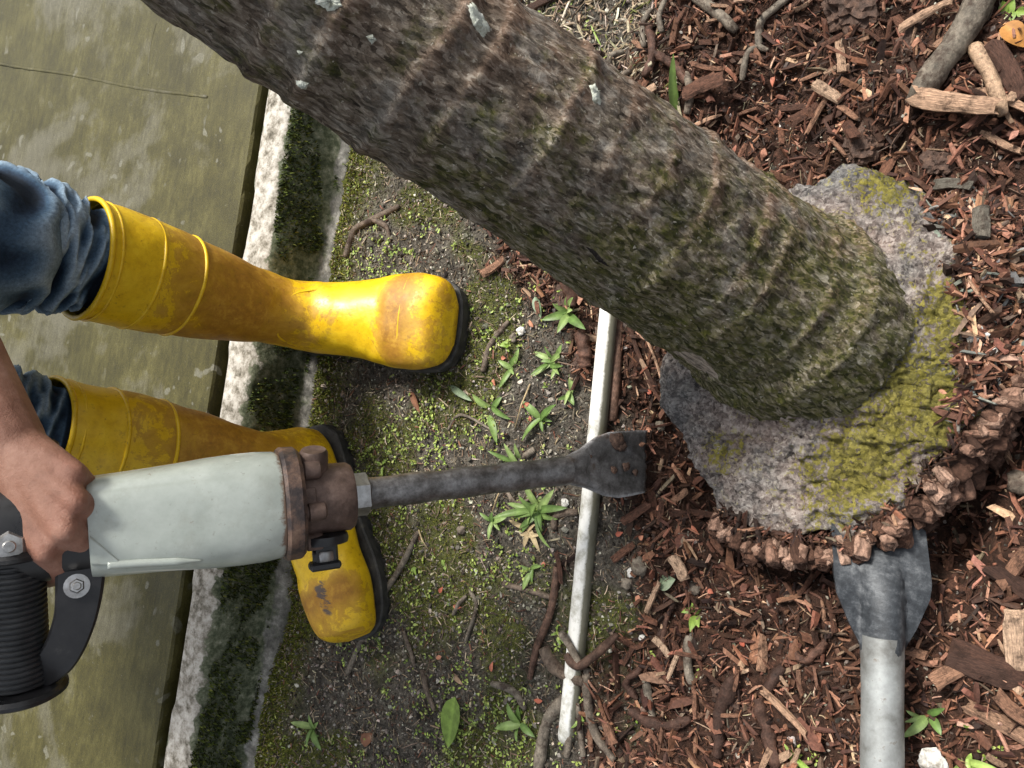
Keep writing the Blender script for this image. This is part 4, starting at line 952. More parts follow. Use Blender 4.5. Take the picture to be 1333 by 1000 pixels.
def stick(name, px, r, mat, label, cat, group=None, dz=.0, n=None, lump=.18, prof=None):
    P = [onground(x, y, dz + (z if z else 0)) for x, y, z in [(q + (0,))[:3] for q in px]]
    m_ = n or max(8, 5 * len(P)); Q = crom(P, m_); rr = np.interp(np.linspace(0, 1, m_), [0, .15, .8, 1], prof or [.8, 1, .95, .6]) * r
    mb = MB(); tube(mb, Q, rr, 8, lumpy=lump, seed=int(px[0][0]))
    o = obj(name, mesh(name, mb.v, mb.f, mat)); recenter(o); return tag(o, label, cat, group)
stick('stick', [(806, 415), (802, 480), (797, 548)], .0068, MT['brownroot'], 'smooth pinkish brown stick lying against the white conduit', 'stick', dz=.006, lump=.08, prof=[1, 1, 1, .9])
GR = 'surface roots and twigs in the soil'
lab_t = 'thin grey surface root or twig lying on the mossy soil'
R_ = MT['root']
stick('twig', [(452, 878), (478, 818), (492, 785), (520, 742), (545, 692)], .0048, R_, 'long grey twig pointing past the toe of the scuffed boot', 'twig', dz=.003)
stick('twig', [(628, 484), (638, 450), (662, 418)], .0046, R_, 'grey curved twig beside the toe of the front boot', 'twig', dz=.003)
stick('surface_root', [(450, 335), (462, 300), (486, 286), (520, 268)], .0055, R_, 'forked grey root near the mossy kerb behind the front boot', 'root', dz=.003)
stick('surface_root', [(486, 286), (503, 296), (508, 315)], .0046, R_, 'short side root by the mossy kerb with a pointed end', 'root', dz=.003, prof=[1, 1, .6, .2])
stick('surface_root', [(725, 738), (717, 795), (700, 840), (689, 884)], .0052, MT['brownroot'], 'dark slanting root just left of the white conduit', 'root', dz=.005)
stick('surface_root', [(742, 905), (716, 930), (706, 965), (699, 1010)], .0078, R_, 'thick grey root curving down from the buried end of the conduit', 'root', dz=.004)
stick('surface_root', [(708, 842), (722, 868), (744, 882), (760, 888)], .0085, MT['root'], 'stout dark root bark passing under the white conduit', 'root', dz=.006)
stick('surface_root', [(736, 852), (752, 866), (775, 852), (804, 826)], .0058, MT['brownroot'], 'dark brown root crossing over the white conduit', 'root', dz=.024, prof=[.7, 1, .9, .5])
stick('surface_root', [(730, 822), (742, 842), (756, 868)], .005, R_, 'pale stripped root crossing over the white conduit', 'root', dz=.022)
stick('surface_root', [(765, 870), (764, 905), (775, 955), (800, 990)], .0058, R_, 'grey wavy root hanging from the crossing over the conduit', 'root', dz=.005)
for px, r, lab in (([(655, 760), (685, 768), (718, 778)], .0042, 'thin grey root running level into the dark slanting root'), ([(640, 890), (668, 900), (684, 924)], .005, 'bent grey root above the five leaved weed'), ([(550, 872), (556, 900), (566, 925)], .004, 'short grey root stub left of the large green fallen leaf'), ([(525, 822), (532, 842), (540, 868)], .003, 'faint half buried root right of the scuffed boot toe'), ([(590, 800), (598, 785), (607, 776)], .003, 'small crooked twig in the middle of the creeping weeds'),
              ([(722, 690), (724, 672), (752, 666)], .005, 'hooked grey root between the largest rosette and the conduit'), ([(696, 585), (680, 596)], .0045, 'stubby grey twig lying over the upright weed'), ([(738, 985), (742, 950), (745, 925)], .0045, 'straight grey root below the buried conduit end'), ([(760, 985), (755, 950), (752, 915)], .004, 'wavy grey root beside the buried conduit end'), ([(612, 770), (620, 790), (606, 835)], .0028, 'fine curling rootlet above the brown leaf among creeping weeds'),
              ([(840, 885), (846, 920), (852, 950)], .0055, 'grey root upright in the mulch beside the tiny bright sprig'), ([(898, 828), (895, 862), (900, 890)], .006, 'grey root standing below the lobed seedling'), ([(583, 560), (600, 540), (640, 560)], .0022, 'hair thin arched rootlet beside the flat long leaved weed'), ([(470, 620), (480, 640), (475, 680)], .0025, 'thin rootlet close to the hexagonal chisel collar'), ([(660, 640), (672, 655), (690, 650)], .003, 'thin rootlet just left of the largest weed rosette')):
    stick('surface_root', px, r, R_, lab, 'root', GR, dz=.003)
lab_w = 'dark gnarled root piece lying in the wood mulch'
GW = 'loose root pieces in the mulch'
for px, r, lab in (([(1020, 868), (1000, 900), (1025, 930), (1050, 945)], .0055, 'zigzag brown root piece next to the curved pinkish strip'), ([(835, 870), (815, 890), (830, 910)], .0045, 'bent reddish root piece above the tiny bright sprig'), ([(855, 835), (870, 800), (880, 770)], .0042, 'dark root piece rising to the grey fallen leaf'), ([(868, 800), (862, 838), (860, 855)], .004, 'thin dark root piece beside the pink peeled chip'), ([(958, 880), (940, 925), (935, 985)], .008, 'thick crumbling root piece left of the digging bar handle'), ([(985, 910), (1000, 950), (1010, 1000)], .0075, 'thick upright root piece by the yellow green mossy weed'),
              ([(730, 325), (738, 360), (745, 400)], .009, 'dark rotten root upright at the trunk foot'), ([(755, 430), (762, 460), (758, 480)], .008, 'dark rotten root stub beside the spiky weed tuft'), ([(845, 35), (850, 70), (838, 100)], .006, 'brown root piece at the edge of the pale litter'), ([(850, 70), (878, 85), (895, 110)], .0055, 'brown root piece leaning towards the tall grass blade'),
              ([(820, 925), (860, 945), (900, 935)], .006, 'flat dark root piece below the upright grey roots'), ([(1075, 835), (1050, 860), (1035, 850)], .005, 'short dark root piece near the shoulder of the black blade')):
    stick('root_piece', px, r, MT['barkroot'], lab, 'root', GW, dz=.004, lump=.42, n=30)
GG = 'grey curled roots behind the trunk'
for px, r, lab in (([(1035, -10), (1005, 8), (990, 30), (988, 58), (1000, 66)], .0045, 'long grey hooked root bending down from the clod'), ([(792, 92), (796, 74), (812, 68)], .0042, 'upper grey ring shaped root touching the leaning trunk'), ([(808, 128), (806, 104), (820, 92)], .0044, 'lower grey ring shaped root touching the leaning trunk'), ([(862, 42), (858, 22), (868, -5)], .0038, 'grey root curl rising from the brown offcuts'), ([(838, 62), (838, 30), (848, 12)], .004, 'slim grey root between the pale litter and the mulch'), ([(966, 105), (972, 72), (985, 60)], .004, 'dark grey root running into the long hooked root'), ([(895, 148), (898, 120), (893, 95)], .0055, 'brown grey root beside the foot of the tall grass blade'), ([(905, -5), (935, 18), (958, 40)], .007, 'broad mossy pale root at the start of the mulch')):
    stick('curled_root', px, r, R_, lab, 'root', GG, dz=.006)
stick('branch', [(1190, 135), (1212, 100), (1240, 62), (1262, 28), (1285, -20)], .0135, R_, 'thick grey weathered branch on the mulch with bark flaking', 'branch', dz=.016, n=40, lump=.1, prof=[.75, 1, 1, 1.1])
stick('branch', [(1268, 60), (1290, 100), (1306, 150)], .0075, MT['paleroot'], 'narrow pale split branch lying beside the thick grey branch', 'branch', dz=.012)

# ------------------------------------------------------------------ wood chips and chunks, one by one
def chunk_mesh(k, mat, nseg=5, n=7, asp=(.3, .18)):
    lr = np.random.default_rng(100 + k); V = []; bend = lr.uniform(-.12, .12); cs = [lr.uniform(.7, 1.1) for _ in range(n)]; ph = lr.uniform(0, 6)
    for i in range(nseg):
        u = -1 + 2 * i / (nseg - 1); tp = 1 - .25 * max(0, u) * lr.uniform(0, 1.2)
        for j in range(n):
            t = ph + 6.283 * j / n; sq = (abs(math.cos(t)) ** 4 + abs(math.sin(t)) ** 4) ** -.25
            V.append((u + (lr.uniform(-.16, .16) if i in (0, nseg - 1) else 0), math.cos(t) * sq * cs[j] * tp * asp[0] * lr.uniform(.9, 1.1) + bend * u * u, math.sin(t) * sq * cs[j] * tp * asp[1] * lr.uniform(.9, 1.1)))
    Fc = grid_faces(nseg, n); Fc += [tuple(range(n - 1, -1, -1)), tuple((nseg - 1) * n + j for j in range(n))]
    return mesh('wood_chip', V, Fc, mat, False)
CH = [chunk_mesh(k, MT['chip'], 4, 6, (random.uniform(.16, .4), random.uniform(.1, .2))) for k in range(16)]
def place_chip(me, x, y, z, L, name, label, cat, group=None, yaw=None, tilt=.3):
    o = obj(name, me); o.scale = (L, L, L)
    o.rotation_euler = (random.gauss(0, .6), random.gauss(0, tilt), random.uniform(0, 6.28) if yaw is None else yaw); o.location = (x, y, z); return tag(o, label, cat, group)
cand = pts_in(4000, lambda x, y: mfree(x, y) * inview(x, y, -5), (-.5, -.12), (.65, .9)); cnt = 0
LABC = 'loose reddish brown wood chip on the mulch around the palm'
for x, y in cand:
    if cnt >= 290: break
    L = float(np.clip(random.lognormvariate(math.log(.0105), .35), .006, .021))
    place_chip(CH[cnt % 16], x, y, float(H(np.array([x]), np.array([y]))[0]) + .003 + .2 * L, L, 'wood_chip', LABC, 'wood chip', 'loose chips on the mulch'); cnt += 1
def special(px, py, L, yaw_px, mat, label, cat='wood chip', k=0, asp=(.3, .18), dz=.008, tilt=.12, name='wood_chunk', grp=None):
    P = onground(px, py, dz); Q = gp(px + 10 * math.cos(yaw_px), py + 10 * math.sin(yaw_px), P[2]); yw = math.atan2(Q[1] - P[1], Q[0] - P[0])
    o = obj(name, chunk_mesh(300 + k, mat, 7, 8, asp)); o.scale = (L, L, L); o.location = P; o.rotation_euler = (random.gauss(0, .15), random.gauss(0, tilt), yw); return tag(o, label, cat, grp)
special(1240, 133, .037, .15, MT['palechip'], 'long pale split chunk lying across the end of the grey branch', k=1, asp=(.26, .16), dz=.02)
special(1078, 118, .017, .5, MT['palechip'], 'blocky pinkish chip with straight cut ends in the dark mulch heap', k=2, asp=(.4, .25), dz=.014)
special(1203, 18, .025, -.5, MT['palechip'], 'flat pale stick pointing at the grey branch from the clod', k=3, asp=(.17, .12), dz=.014)
special(1310, 130, .026, .4, MT['palechip'], 'pale split strip under the short dark branch', k=4, asp=(.18, .12), dz=.012)
special(1300, 185, .022, .5, MT['palechip'], 'pale split sliver below the long pale chunk', k=5, asp=(.18, .12), dz=.01)
special(915, 110, .024, -.35, MT['chip'], 'splintered tan bark piece leaning by the grass blade', k=6, asp=(.35, .2), dz=.016)
special(770, 72, .017, 0., MT['darkchip'], 'thick red brown root offcut in the pale litter', k=7, asp=(.38, .35), dz=.01)
special(838, 122, .015, -.5, MT['palechip'], 'pale broken root end beside the leaning trunk', k=8, asp=(.4, .3), dz=.012)
special(705, 2, .02, -.4, MT['darkchip'], 'dark split bark chunk at the top of the pale litter', k=9, asp=(.3, .2), dz=.01)
special(742, 58, .012, .9, MT['palechip'], 'small pale wedge chip on the pale litter', k=10, asp=(.3, .2), dz=.008)
special(1316, 92, .030, 1.1, MT['darkchip'], 'short broken dark branch near the thick grey branch', 'branch', k=43, asp=(.3, .28), dz=.008, name='branch')
special(905, 668, .03, .15, MT['chip'], 'long splintered brown bark strip left of the root base', k=12, asp=(.16, .1), dz=.006)
special(885, 738, .014, 1.1, MT['palechip'], 'pale square chip above the grey fallen leaf', k=13, asp=(.5, .3), dz=.01)
special(1320, 740, .02, 2.2, MT['chip'], 'orange brown split block beside the black blade', k=14, asp=(.35, .3), dz=.012)
special(1322, 845, .036, 1.5, MT['palechip'], 'pale tan split log piece right of the digging bar', k=15, asp=(.26, .2), dz=.014)
special(1245, 872, .024, -.4, MT['chip'], 'frayed brown wood slab beside the galvanised handle', k=16, asp=(.35, .15), dz=.014)
special(1318, 925, .017, .7, MT['chip'], 'small orange wedge chip below the pale log piece', k=17, asp=(.35, .25), dz=.014)
special(1020, 925, .03, .75, MT['palechip'], 'curved pinkish root strip left of the galvanised handle', k=18, asp=(.13, .1), dz=.012)
special(1310, 590, .012, 1.3, MT['palechip'], 'tiny pale sliver beside the cut root ends', k=19, asp=(.3, .2), dz=.008)
special(835, 470, .04, 1.2, MT['chip'], 'long stringy bark strip beside the stick at the trunk foot', k=20, asp=(.07, .06), dz=.006)
special(853, 468, .038, 1.25, MT['palechip'], 'pale stringy bark strip at the trunk foot', k=21, asp=(.05, .04), dz=.006)
special(846, 500, .03, 1.0, MT['chip'], 'short stringy bark strip between stick and root base', k=22, asp=(.08, .06), dz=.006)
special(810, 720, .016, -.7, MT['chip'], 'splintered reddish chip right of the white conduit', k=23, asp=(.28, .2), dz=.008)
special(828, 668, .02, -.6, MT['chip'], 'slanting brown chip just below the chisel blade', k=24, asp=(.28, .18), dz=.008)
special(862, 842, .013, .9, MT['palechip'], 'pale pink peeled chip near the little lobed seedling', k=25, asp=(.35, .2), dz=.008)
special(875, 868, .014, 1.9, MT['palechip'], 'pale crooked chip above the leaning root pieces', k=26, asp=(.22, .2), dz=.008)
special(1330, 385, .022, .45, MT['palechip'], 'pale cream stick by the litter banked on the root base', k=27, asp=(.1, .1), dz=.012)
special(1275, 385, .018, .95, MT['palechip'], 'cream coloured sliver on the root base litter', k=28, asp=(.09, .09), dz=.012)
special(1195, 250, .022, .5, MT['darkchip'], 'long dark stick resting across the top of the root base', k=29, asp=(.09, .08), dz=.015)
special(1275, 290, .016, 1.5, MT['greychunk'], 'grey mossy stone like root knob on the banked litter', 'root', k=30, asp=(.5, .45), dz=.012, name='weathered_root')
special(1240, 240, .016, .0, MT['greychunk'], 'rounded grey green root knob at the back of the root base', 'root', k=31, asp=(.4, .4), dz=.012, name='weathered_root')
def clod(px, py, r, seed, label):
    bm = bmesh.new(); bmesh.ops.create_icosphere(bm, subdivisions=4, radius=1); P = np.array([v.co[:] for v in bm.verts]); f = [[v.index for v in q.verts] for q in bm.faces]; bm.free()
    n1 = fbm(P[:, 0] * 1.6 + seed, P[:, 1] * 1.6, P[:, 2] * 1.6, o=2, seed=seed); n2 = fbm(P[:, 0] * 6 + seed, P[:, 1] * 6, P[:, 2] * 6, o=3, seed=seed + 3)
    P = P * (1 + .35 * n1 + .2 * n2)[:, None] * [1.1, .9, .55]; c = onground(px, py, -.004)
    tag(recenter(obj('soil_clod', mesh('soil_clod', P * r + c, f, MT['mud'], False))), label, 'clod')
for i, (px, py, r, lab) in enumerate(((1112, 0, .033, 'big dark reddish soil clod on the mulch heap'), (1120, 190, .020, 'dark crumbly clod at the back rim of the root base'), (1185, 60, .016, 'small crumbly clod near the thick grey branch'), (1225, 205, .018, 'crumbly clod under the long pale chunk'), (735, 385, .018, 'crumbly dark clod around the rotten root at the trunk foot'), (758, 470, .014, 'crumbly dark clod beside the spiky weed tuft'), (950, 900, .018, 'crumbly clod under the thick root piece left of the bar'))): clod(px, py, r, 20 + i, lab)
special(1290, 872, .032, .35, MT['darkchip'], 'mossy dark root block lying right of the grass tuft', 'root', k=40, asp=(.5, .4), dz=.002, name='weathered_root')
special(1300, 940, .028, .5, MT['chip'], 'dark split block at the foot of the mossy dark root block', 'root', k=41, asp=(.35, .25), dz=.004, name='weathered_root')
special(1330, 765, .03, .6, MT['darkchip'], 'dark split root piece below the orange brown block', 'root', k=42, asp=(.3, .3), dz=.006, name='weathered_root')
# ------------------------------------------------------------------ leaves, weeds, petals
def leaf_mesh(name, L, Wd_, mat, arch=.25, fold=.2, tip=1.6, n=9, twist=0., wav=0.):
    V = []
    for i in range(n):
        u = i / (n - 1); hw = Wd_ / 2 * (math.sin(math.pi * min(1, u ** .75)) ** (1 / tip) if 0 < u < 1 else .02)
        zc = arch * L * (u - u * u * 1.35)
        for v in (-1, -.5, 0, .5, 1):
            V.append((u * L, hw * v, zc + fold * hw * abs(v) + wav * L * math.sin(u * 9 + v * 2)))
    return mesh(name, V, grid_faces(n, 5, False), mat)
def weed(px, py, n, L, Wd_, label, mat='leaf', elev=(.2, .9), cat='weed', group=None, yaws=None, arch=.3, name='weed', tip=1.6, seed=0):
    lr = random.Random(int(px * 7 + py)); P = onground(px, py)
    e_ = empty(name, tuple(P), label, cat, group); ms = [leaf_mesh('leaf', L * f, Wd_ * (.8 + .2 * f), MT[mat], arch, .25, tip) for f in (.65, .85, 1.05)]
    for k in range(n):
        if yaws: q = gp(px + 10 * math.cos(yaws[k]), py + 10 * math.sin(yaws[k]), P[2]); yw = math.atan2(q[1] - P[1], q[0] - P[0])
        else: yw = 6.283 * (k + lr.uniform(-.7, .7)) / n
        o = obj('leaf', ms[k % 3], e_); o.rotation_euler = (lr.gauss(0, .25), -lr.uniform(*elev), yw); o.location = (lr.gauss(0, .003), lr.gauss(0, .003), .001 * k * .5); s_ = lr.uniform(.6, 1.2); o.scale = (s_, lr.uniform(.75, 1.1) * s_, s_)
    return e_
weed(700, 668, 17, .046, .0105, 'largest green weed rosette, growing between the chisel and the white conduit', elev=(.15, .7))
weed(690, 692, 8, .028, .007, 'dried straw coloured leaf base at the foot of the largest rosette', 'dryleaf', (.02, .25), 'dry leaves')
weed(745, 408, 8, .036, .011, 'glossy weed tuft at the foot of the leaning trunk above the conduit', elev=(.5, 1.1))
weed(722, 472, 11, .036, .008, 'spiky weed tuft between the dark root pieces and the conduit', elev=(.2, .8))
weed(742, 508, 4, .040, .0095, 'drooping weed of four leaves touching the white conduit', elev=(.2, .7), yaws=[1.0, 1.6, -1.5, 2.6])
weed(640, 535, 4, .042, .010, 'flat weed of a few long leaves right of the front boot toe', elev=(.1, .4), yaws=[-2.5, .6, 1.2, -.9])
weed(668, 480, 5, .03, .008, 'loose weed of narrow leaves by the red petals near the curved twig', elev=(.15, .6))
weed(705, 545, 6, .034, .008, 'spreading narrow leaved weed between the spiky tuft and the chisel', elev=(.15, .6))
weed(640, 680, 5, .026, .008, 'small weed left of the largest rosette below the chisel shank', elev=(.15, .6))
weed(676, 600, 3, .042, .009, 'slender upright weed beside the chisel shank', elev=(.5, .9), yaws=[-1.5, -1.9, -2.6])
weed(410, 950, 7, .034, .009, 'narrow leaved weed growing in the moss at the kerb foot', elev=(.2, .8))
weed(693, 742, 5, .024, .008, 'little drooping weed just below the largest rosette', elev=(.1, .5))
weed(676, 942, 5, .032, .010, 'five leaved weed among yellow creeping weeds near the thick curving root', elev=(.15, .6))
weed(725, 825, 4, .018, .006, 'small sprig growing where roots cross the conduit', 'yleaf', (.2, .8))
weed(755, 935, 4, .013, .008, 'tiny round leaved sprig by the buried conduit end', 'yleaf', (.2, .6))
weed(775, 960, 4, .011, .007, 'tiny sprig among the wavy roots', 'yleaf', (.2, .6))
weed(828, 925, 4, .012, .008, 'tiny bright sprig at the mulch edge below the pink peeled chip', 'yleaf', (.2, .6))
weed(905, 800, 5, .026, .013, 'lobed bright green seedling standing in the mulch', 'yleaf', (.3, 1.0), tip=1.1)
weed(882, 150, 2, .095, .012, 'tall green grass blade standing in the mulch behind the trunk', 'leaf', (.75, .95), 'grass', yaws=[-1.45, -1.2], arch=.15, name='grass_blade')
weed(880, 145, 4, .013, .010, 'round leaved sprig at the foot of the tall grass blade', 'yleaf', (.3, .9))
weed(785, 62, 1, .075, .004, 'thin pale grass stem across the pale litter', 'yleaf', (.2, .25), 'grass', yaws=[-2.0], arch=.1, name='grass_blade')
weed(1312, 18, 5, .022, .015, 'bright five leaved seedling by the thick grey branch', 'yleaf', (.1, .6), tip=1.1)
weed(1210, 935, 5, .036, .010, 'dark green grass tuft beside the galvanised handle', elev=(.2, .8), yaws=[-2.6, 3.0, 2.5, .9, -.4])
weed(1260, 990, 6, .026, .008, 'weed with narrow leaves at the frame edge below the grass tuft', 'yleaf', (.2, .8))
weed(1035, 985, 6, .018, .008, 'yellow green mossy weed left of the galvanised handle', 'yleaf', (.2, .8))
weed(540, 740, 4, .011, .006, 'tiny weed sprig by the long twig', 'yleaf', (.2, .7)); weed(580, 735, 4, .011, .006, 'tiny weed sprig on bare soil right of the long twig', 'yleaf', (.2, .7))
weed(500, 605, 4, .014, .006, 'tiny weed sprig above the breaker nose', 'yleaf', (.2, .7)); weed(660, 450, 5, .013, .006, 'tiny weed sprig at the end of the curved twig', 'yleaf', (.2, .7))
for px, py, yp, L in ((675, 340, .9, .05), (690, 500, 1.9, .06), (660, 620, 1.95, .06), (545, 690, 1.1, .03)):
    P = onground(px, py, .003); mb = MB(); tube(mb, [P, P + (gp(px + 20 * math.cos(yp), py + 20 * math.sin(yp), P[2]) - P) * (L / .02) * .5 + np.array([0, 0, .004]), P + (gp(px + 20 * math.cos(yp), py + 20 * math.sin(yp), P[2]) - P) * (L / .02)], [.0012, .0011, .0007], 6)
    tag(recenter(obj('straw', mesh('straw', mb.v, mb.f, MT['dryleaf']))), 'single dry yellow straw on the soil', 'straw', 'dry straws on the soil')
def fallen(px, py, L, Wd_, yaw_px, mat, label, cat='leaf', group=None, arch=.08, tip=1.4, name='fallen_leaf', dz=.004, tl=.1, wav=.0):
    P = onground(px, py, dz); q = gp(px + 10 * math.cos(yaw_px), py + 10 * math.sin(yaw_px), P[2]); yw = math.atan2(q[1] - P[1], q[0] - P[0])
    me = leaf_mesh(name, L, Wd_, MT[mat], arch, .25, tip, wav=wav); o = obj(name, me); o.location = P - np.array([math.cos(yw), math.sin(yw), 0]) * L / 2; o.rotation_euler = (random.gauss(0, tl), random.gauss(0, tl * .6) - .03, yw); return tag(o, label, cat, group)
fallen(588, 940, .066, .031, 1.7, 'yleaf', 'large fresh green fallen leaf lying on mossy soil', arch=.05, dz=.006)
fallen(866, 757, .024, .020, -.2, 'greyleaf', 'dull grey green fallen leaf on the mulch', tip=1.1)
fallen(540, 523, .036, .011, 1.15, 'brownleaf', 'narrow brown fallen leaf right of the front boot', dz=.005)
fallen(478, 962, .026, .017, -.7, 'brownleaf', 'curled pinkish brown fallen leaf near the kerb weed', arch=.3, wav=.03)
fallen(596, 884, .021, .008, .8, 'brownleaf', 'small reddish brown leaf between the creeping weeds')
fallen(600, 512, .045, .010, .6, 'greyleaf', 'withered grey green blade near the front boot toe', dz=.005)
fallen(700, 400, .03, .012, 1.3, 'greyleaf', 'withered pale blade beside the trunk foot roots')
fallen(1035, 735, .018, .014, .5, 'yellowleaf', 'yellow brown leaf fragment beside the root base edge', arch=.2)
fallen(1265, 738, .013, .008, 1.2, 'petal', 'pink petal on the dark mulch beside the black blade')
fallen(1320, 45, .03, .02, .8, 'yellowleaf', 'orange brown leaf beside the bright seedling', arch=.3)
for i, (px, py) in enumerate(((655, 466), (643, 498), (684, 528), (845, 510), (574, 768), (595, 790), (708, 735), (571, 856), (691, 421), (835, 700), (845, 560), (1006, 105), (820, 620), (966, 836), (860, 660), (925, 770), (830, 780), (700, 912), (690, 545), (806, 695), (905, 690), (1045, 150), (1010, 55), (640, 868), (870, 905))):
    fallen(px, py, .007 + .003 * (i % 3), .006, i * 1.3, 'petal', 'small orange red petal or husk on the ground', 'petal', 'orange red petals on the ground', arch=.35, tip=1.0, name='petal', dz=.004)
for i, (px, py, r) in enumerate(((678, 431, .006), (836, 140, .007), (822, 745, .006), (1272, 436, .009), (1215, 992, .011), (836, 830, .004), (1290, 460, .006), (735, 655, .005))):
    o = obj('white_fragment', mesh('white_fragment', *(lambda b: (b.v, b.f))(clump(onground(px, py, .004), r, seed=50 + i, flat=.6)), MT['white'], False)); tag(recenter(o), 'small white stone or plaster fragment on the ground', 'fragment', 'white fragments on the ground')
for i, (px, py, r, lab) in enumerate(((832, 738, .009, 'grey pebble next to the white fragment in the mulch'), (815, 760, .007, 'smaller grey pebble below the white fragment in the mulch'), (668, 440, .006, 'grey pebble by the white fragment near the curved twig'), (905, 765, .008, 'grey pebble right of the grey fallen leaf'), (900, 540, .008, 'wet grey pebble on the dark side of the root base'), (885, 515, .009, 'wet grey pebble at the trunk foot beside the root base'), (860, 555, .006, 'small grey pebble beside the edge of the root base'), (600, 690, .006, 'small grey pebble on bare soil below the chisel shank'), (1330, 630, .012, 'larger grey pebble right of the cut root ends'))):
    o = obj('pebble', mesh('pebble', *(lambda b: (b.v, b.f))(clump(onground(px, py, .003), r, seed=70 + i, flat=.7)), MT['root'])); tag(recenter(o), lab, 'pebble', 'grey pebbles on the ground')

# ------------------------------------------------------------------ the worker
pz = (gp(125, 480, .0))
PR = np.array([-.05, .86, 0.]); person = empty('person', tuple(PR), 'worker in blue jeans and yellow rubber boots holding the demolition hammer', 'person'); bl = Vector(person.location)
def capsule(mb, a, b, ra, rb, n=14):
    a, b = np.asarray(a, float), np.asarray(b, float); u, v, d = frame(b - a, (.3, .5, .8)); V = []
    rows = [(-math.cos(t) * ra, math.sin(t) * ra, 0) for t in (.12, .5, 1.0, 1.571)] + [(-math.cos(t) * rb, math.sin(t) * rb, 1) for t in (1.571, 2.14, 2.64, 3.02)]
    L = np.linalg.norm(b - a)
    for h, r, e in rows:
        for j in range(n):
            t = 6.283185 * j / n; V.append(a + d * (L * e + h) + r * (math.cos(t) * u + math.sin(t) * v))
    Fc = grid_faces(len(rows), n); Fc += [tuple(range(n - 1, -1, -1)), tuple((len(rows) - 1) * n + j for j in range(n))]; mb.add(V, Fc)
def chain(mb, pts, rad):
    for i in range(len(pts) - 1): capsule(mb, pts[i], pts[i + 1], rad[i], rad[i + 1])
def remesh(mb, voxel, it=4, fac=.5):
    me = mesh('tmp', mb.v, mb.f); o = bpy.data.objects.new('tmp', me); COL.objects.link(o)
    r = o.modifiers.new('r', 'REMESH'); r.mode = 'VOXEL'; r.voxel_size = voxel
    s = o.modifiers.new('s', 'SMOOTH'); s.factor = fac; s.iterations = it
    dg = bpy.context.evaluated_depsgraph_get(); out = bpy.data.meshes.new_from_object(o.evaluated_get(dg)); bpy.data.objects.remove(o); return out
# --- boots
BROWS = [(.062, .378, -.088, .366, .0705), (.062, .345, -.088, .333, .070), (.060, .295, -.087, .283, .0685), (.056, .235, -.080, .222, .063), (.050, .175, -.068, .162, .055), (.052, .138, -.063, .120, .0495),
         (.066, .118, -.071, .078, .048), (.092, .104, -.077, .040, .0475), (.118, .096, -.064, .014, .047), (.143, .090, .0, .010, .047), (.168, .085, .06, .010, .049), (.193, .082, .11, .010, .0535),
         (.217, .079, .165, .010, .0575), (.241, .074, .21, .010, .0578), (.260, .065, .24, .011, .0550), (.270, .048, .262, .012, .0465), (.275, .026, .273, .015, .026)]
BR = crom(np.array(BROWS), 110); XS = .90
def boot_pt(row, th, off=0.):
    """row 0..109 (float), th around: 0 front/top, pi back/bottom"""
    r = np.array([np.interp(row, np.arange(110), BR[:, k]) for k in range(5)]); foot = float(sstep(38, 62, np.array(row)))
    Fp, Bp = np.array([r[0] * XS, 0, r[1]]), np.array([r[2] * XS, 0, r[3]]); mid = (Fp + Bp) / 2; h = (Fp - Bp) / 2
    c, s = math.cos(th), math.sin(th); sq = 2.0 + .9 * foot * (1 if c < 0 else .25); k = (abs(c) ** sq + abs(s) ** sq) ** (-1 / sq)
    hl = np.linalg.norm(h); p = mid + h * c * k * (1 + off / max(hl, .01)) + np.array([0, 1., 0]) * (r[4] * (1 + .13 * foot) + off) * s * k
    return p
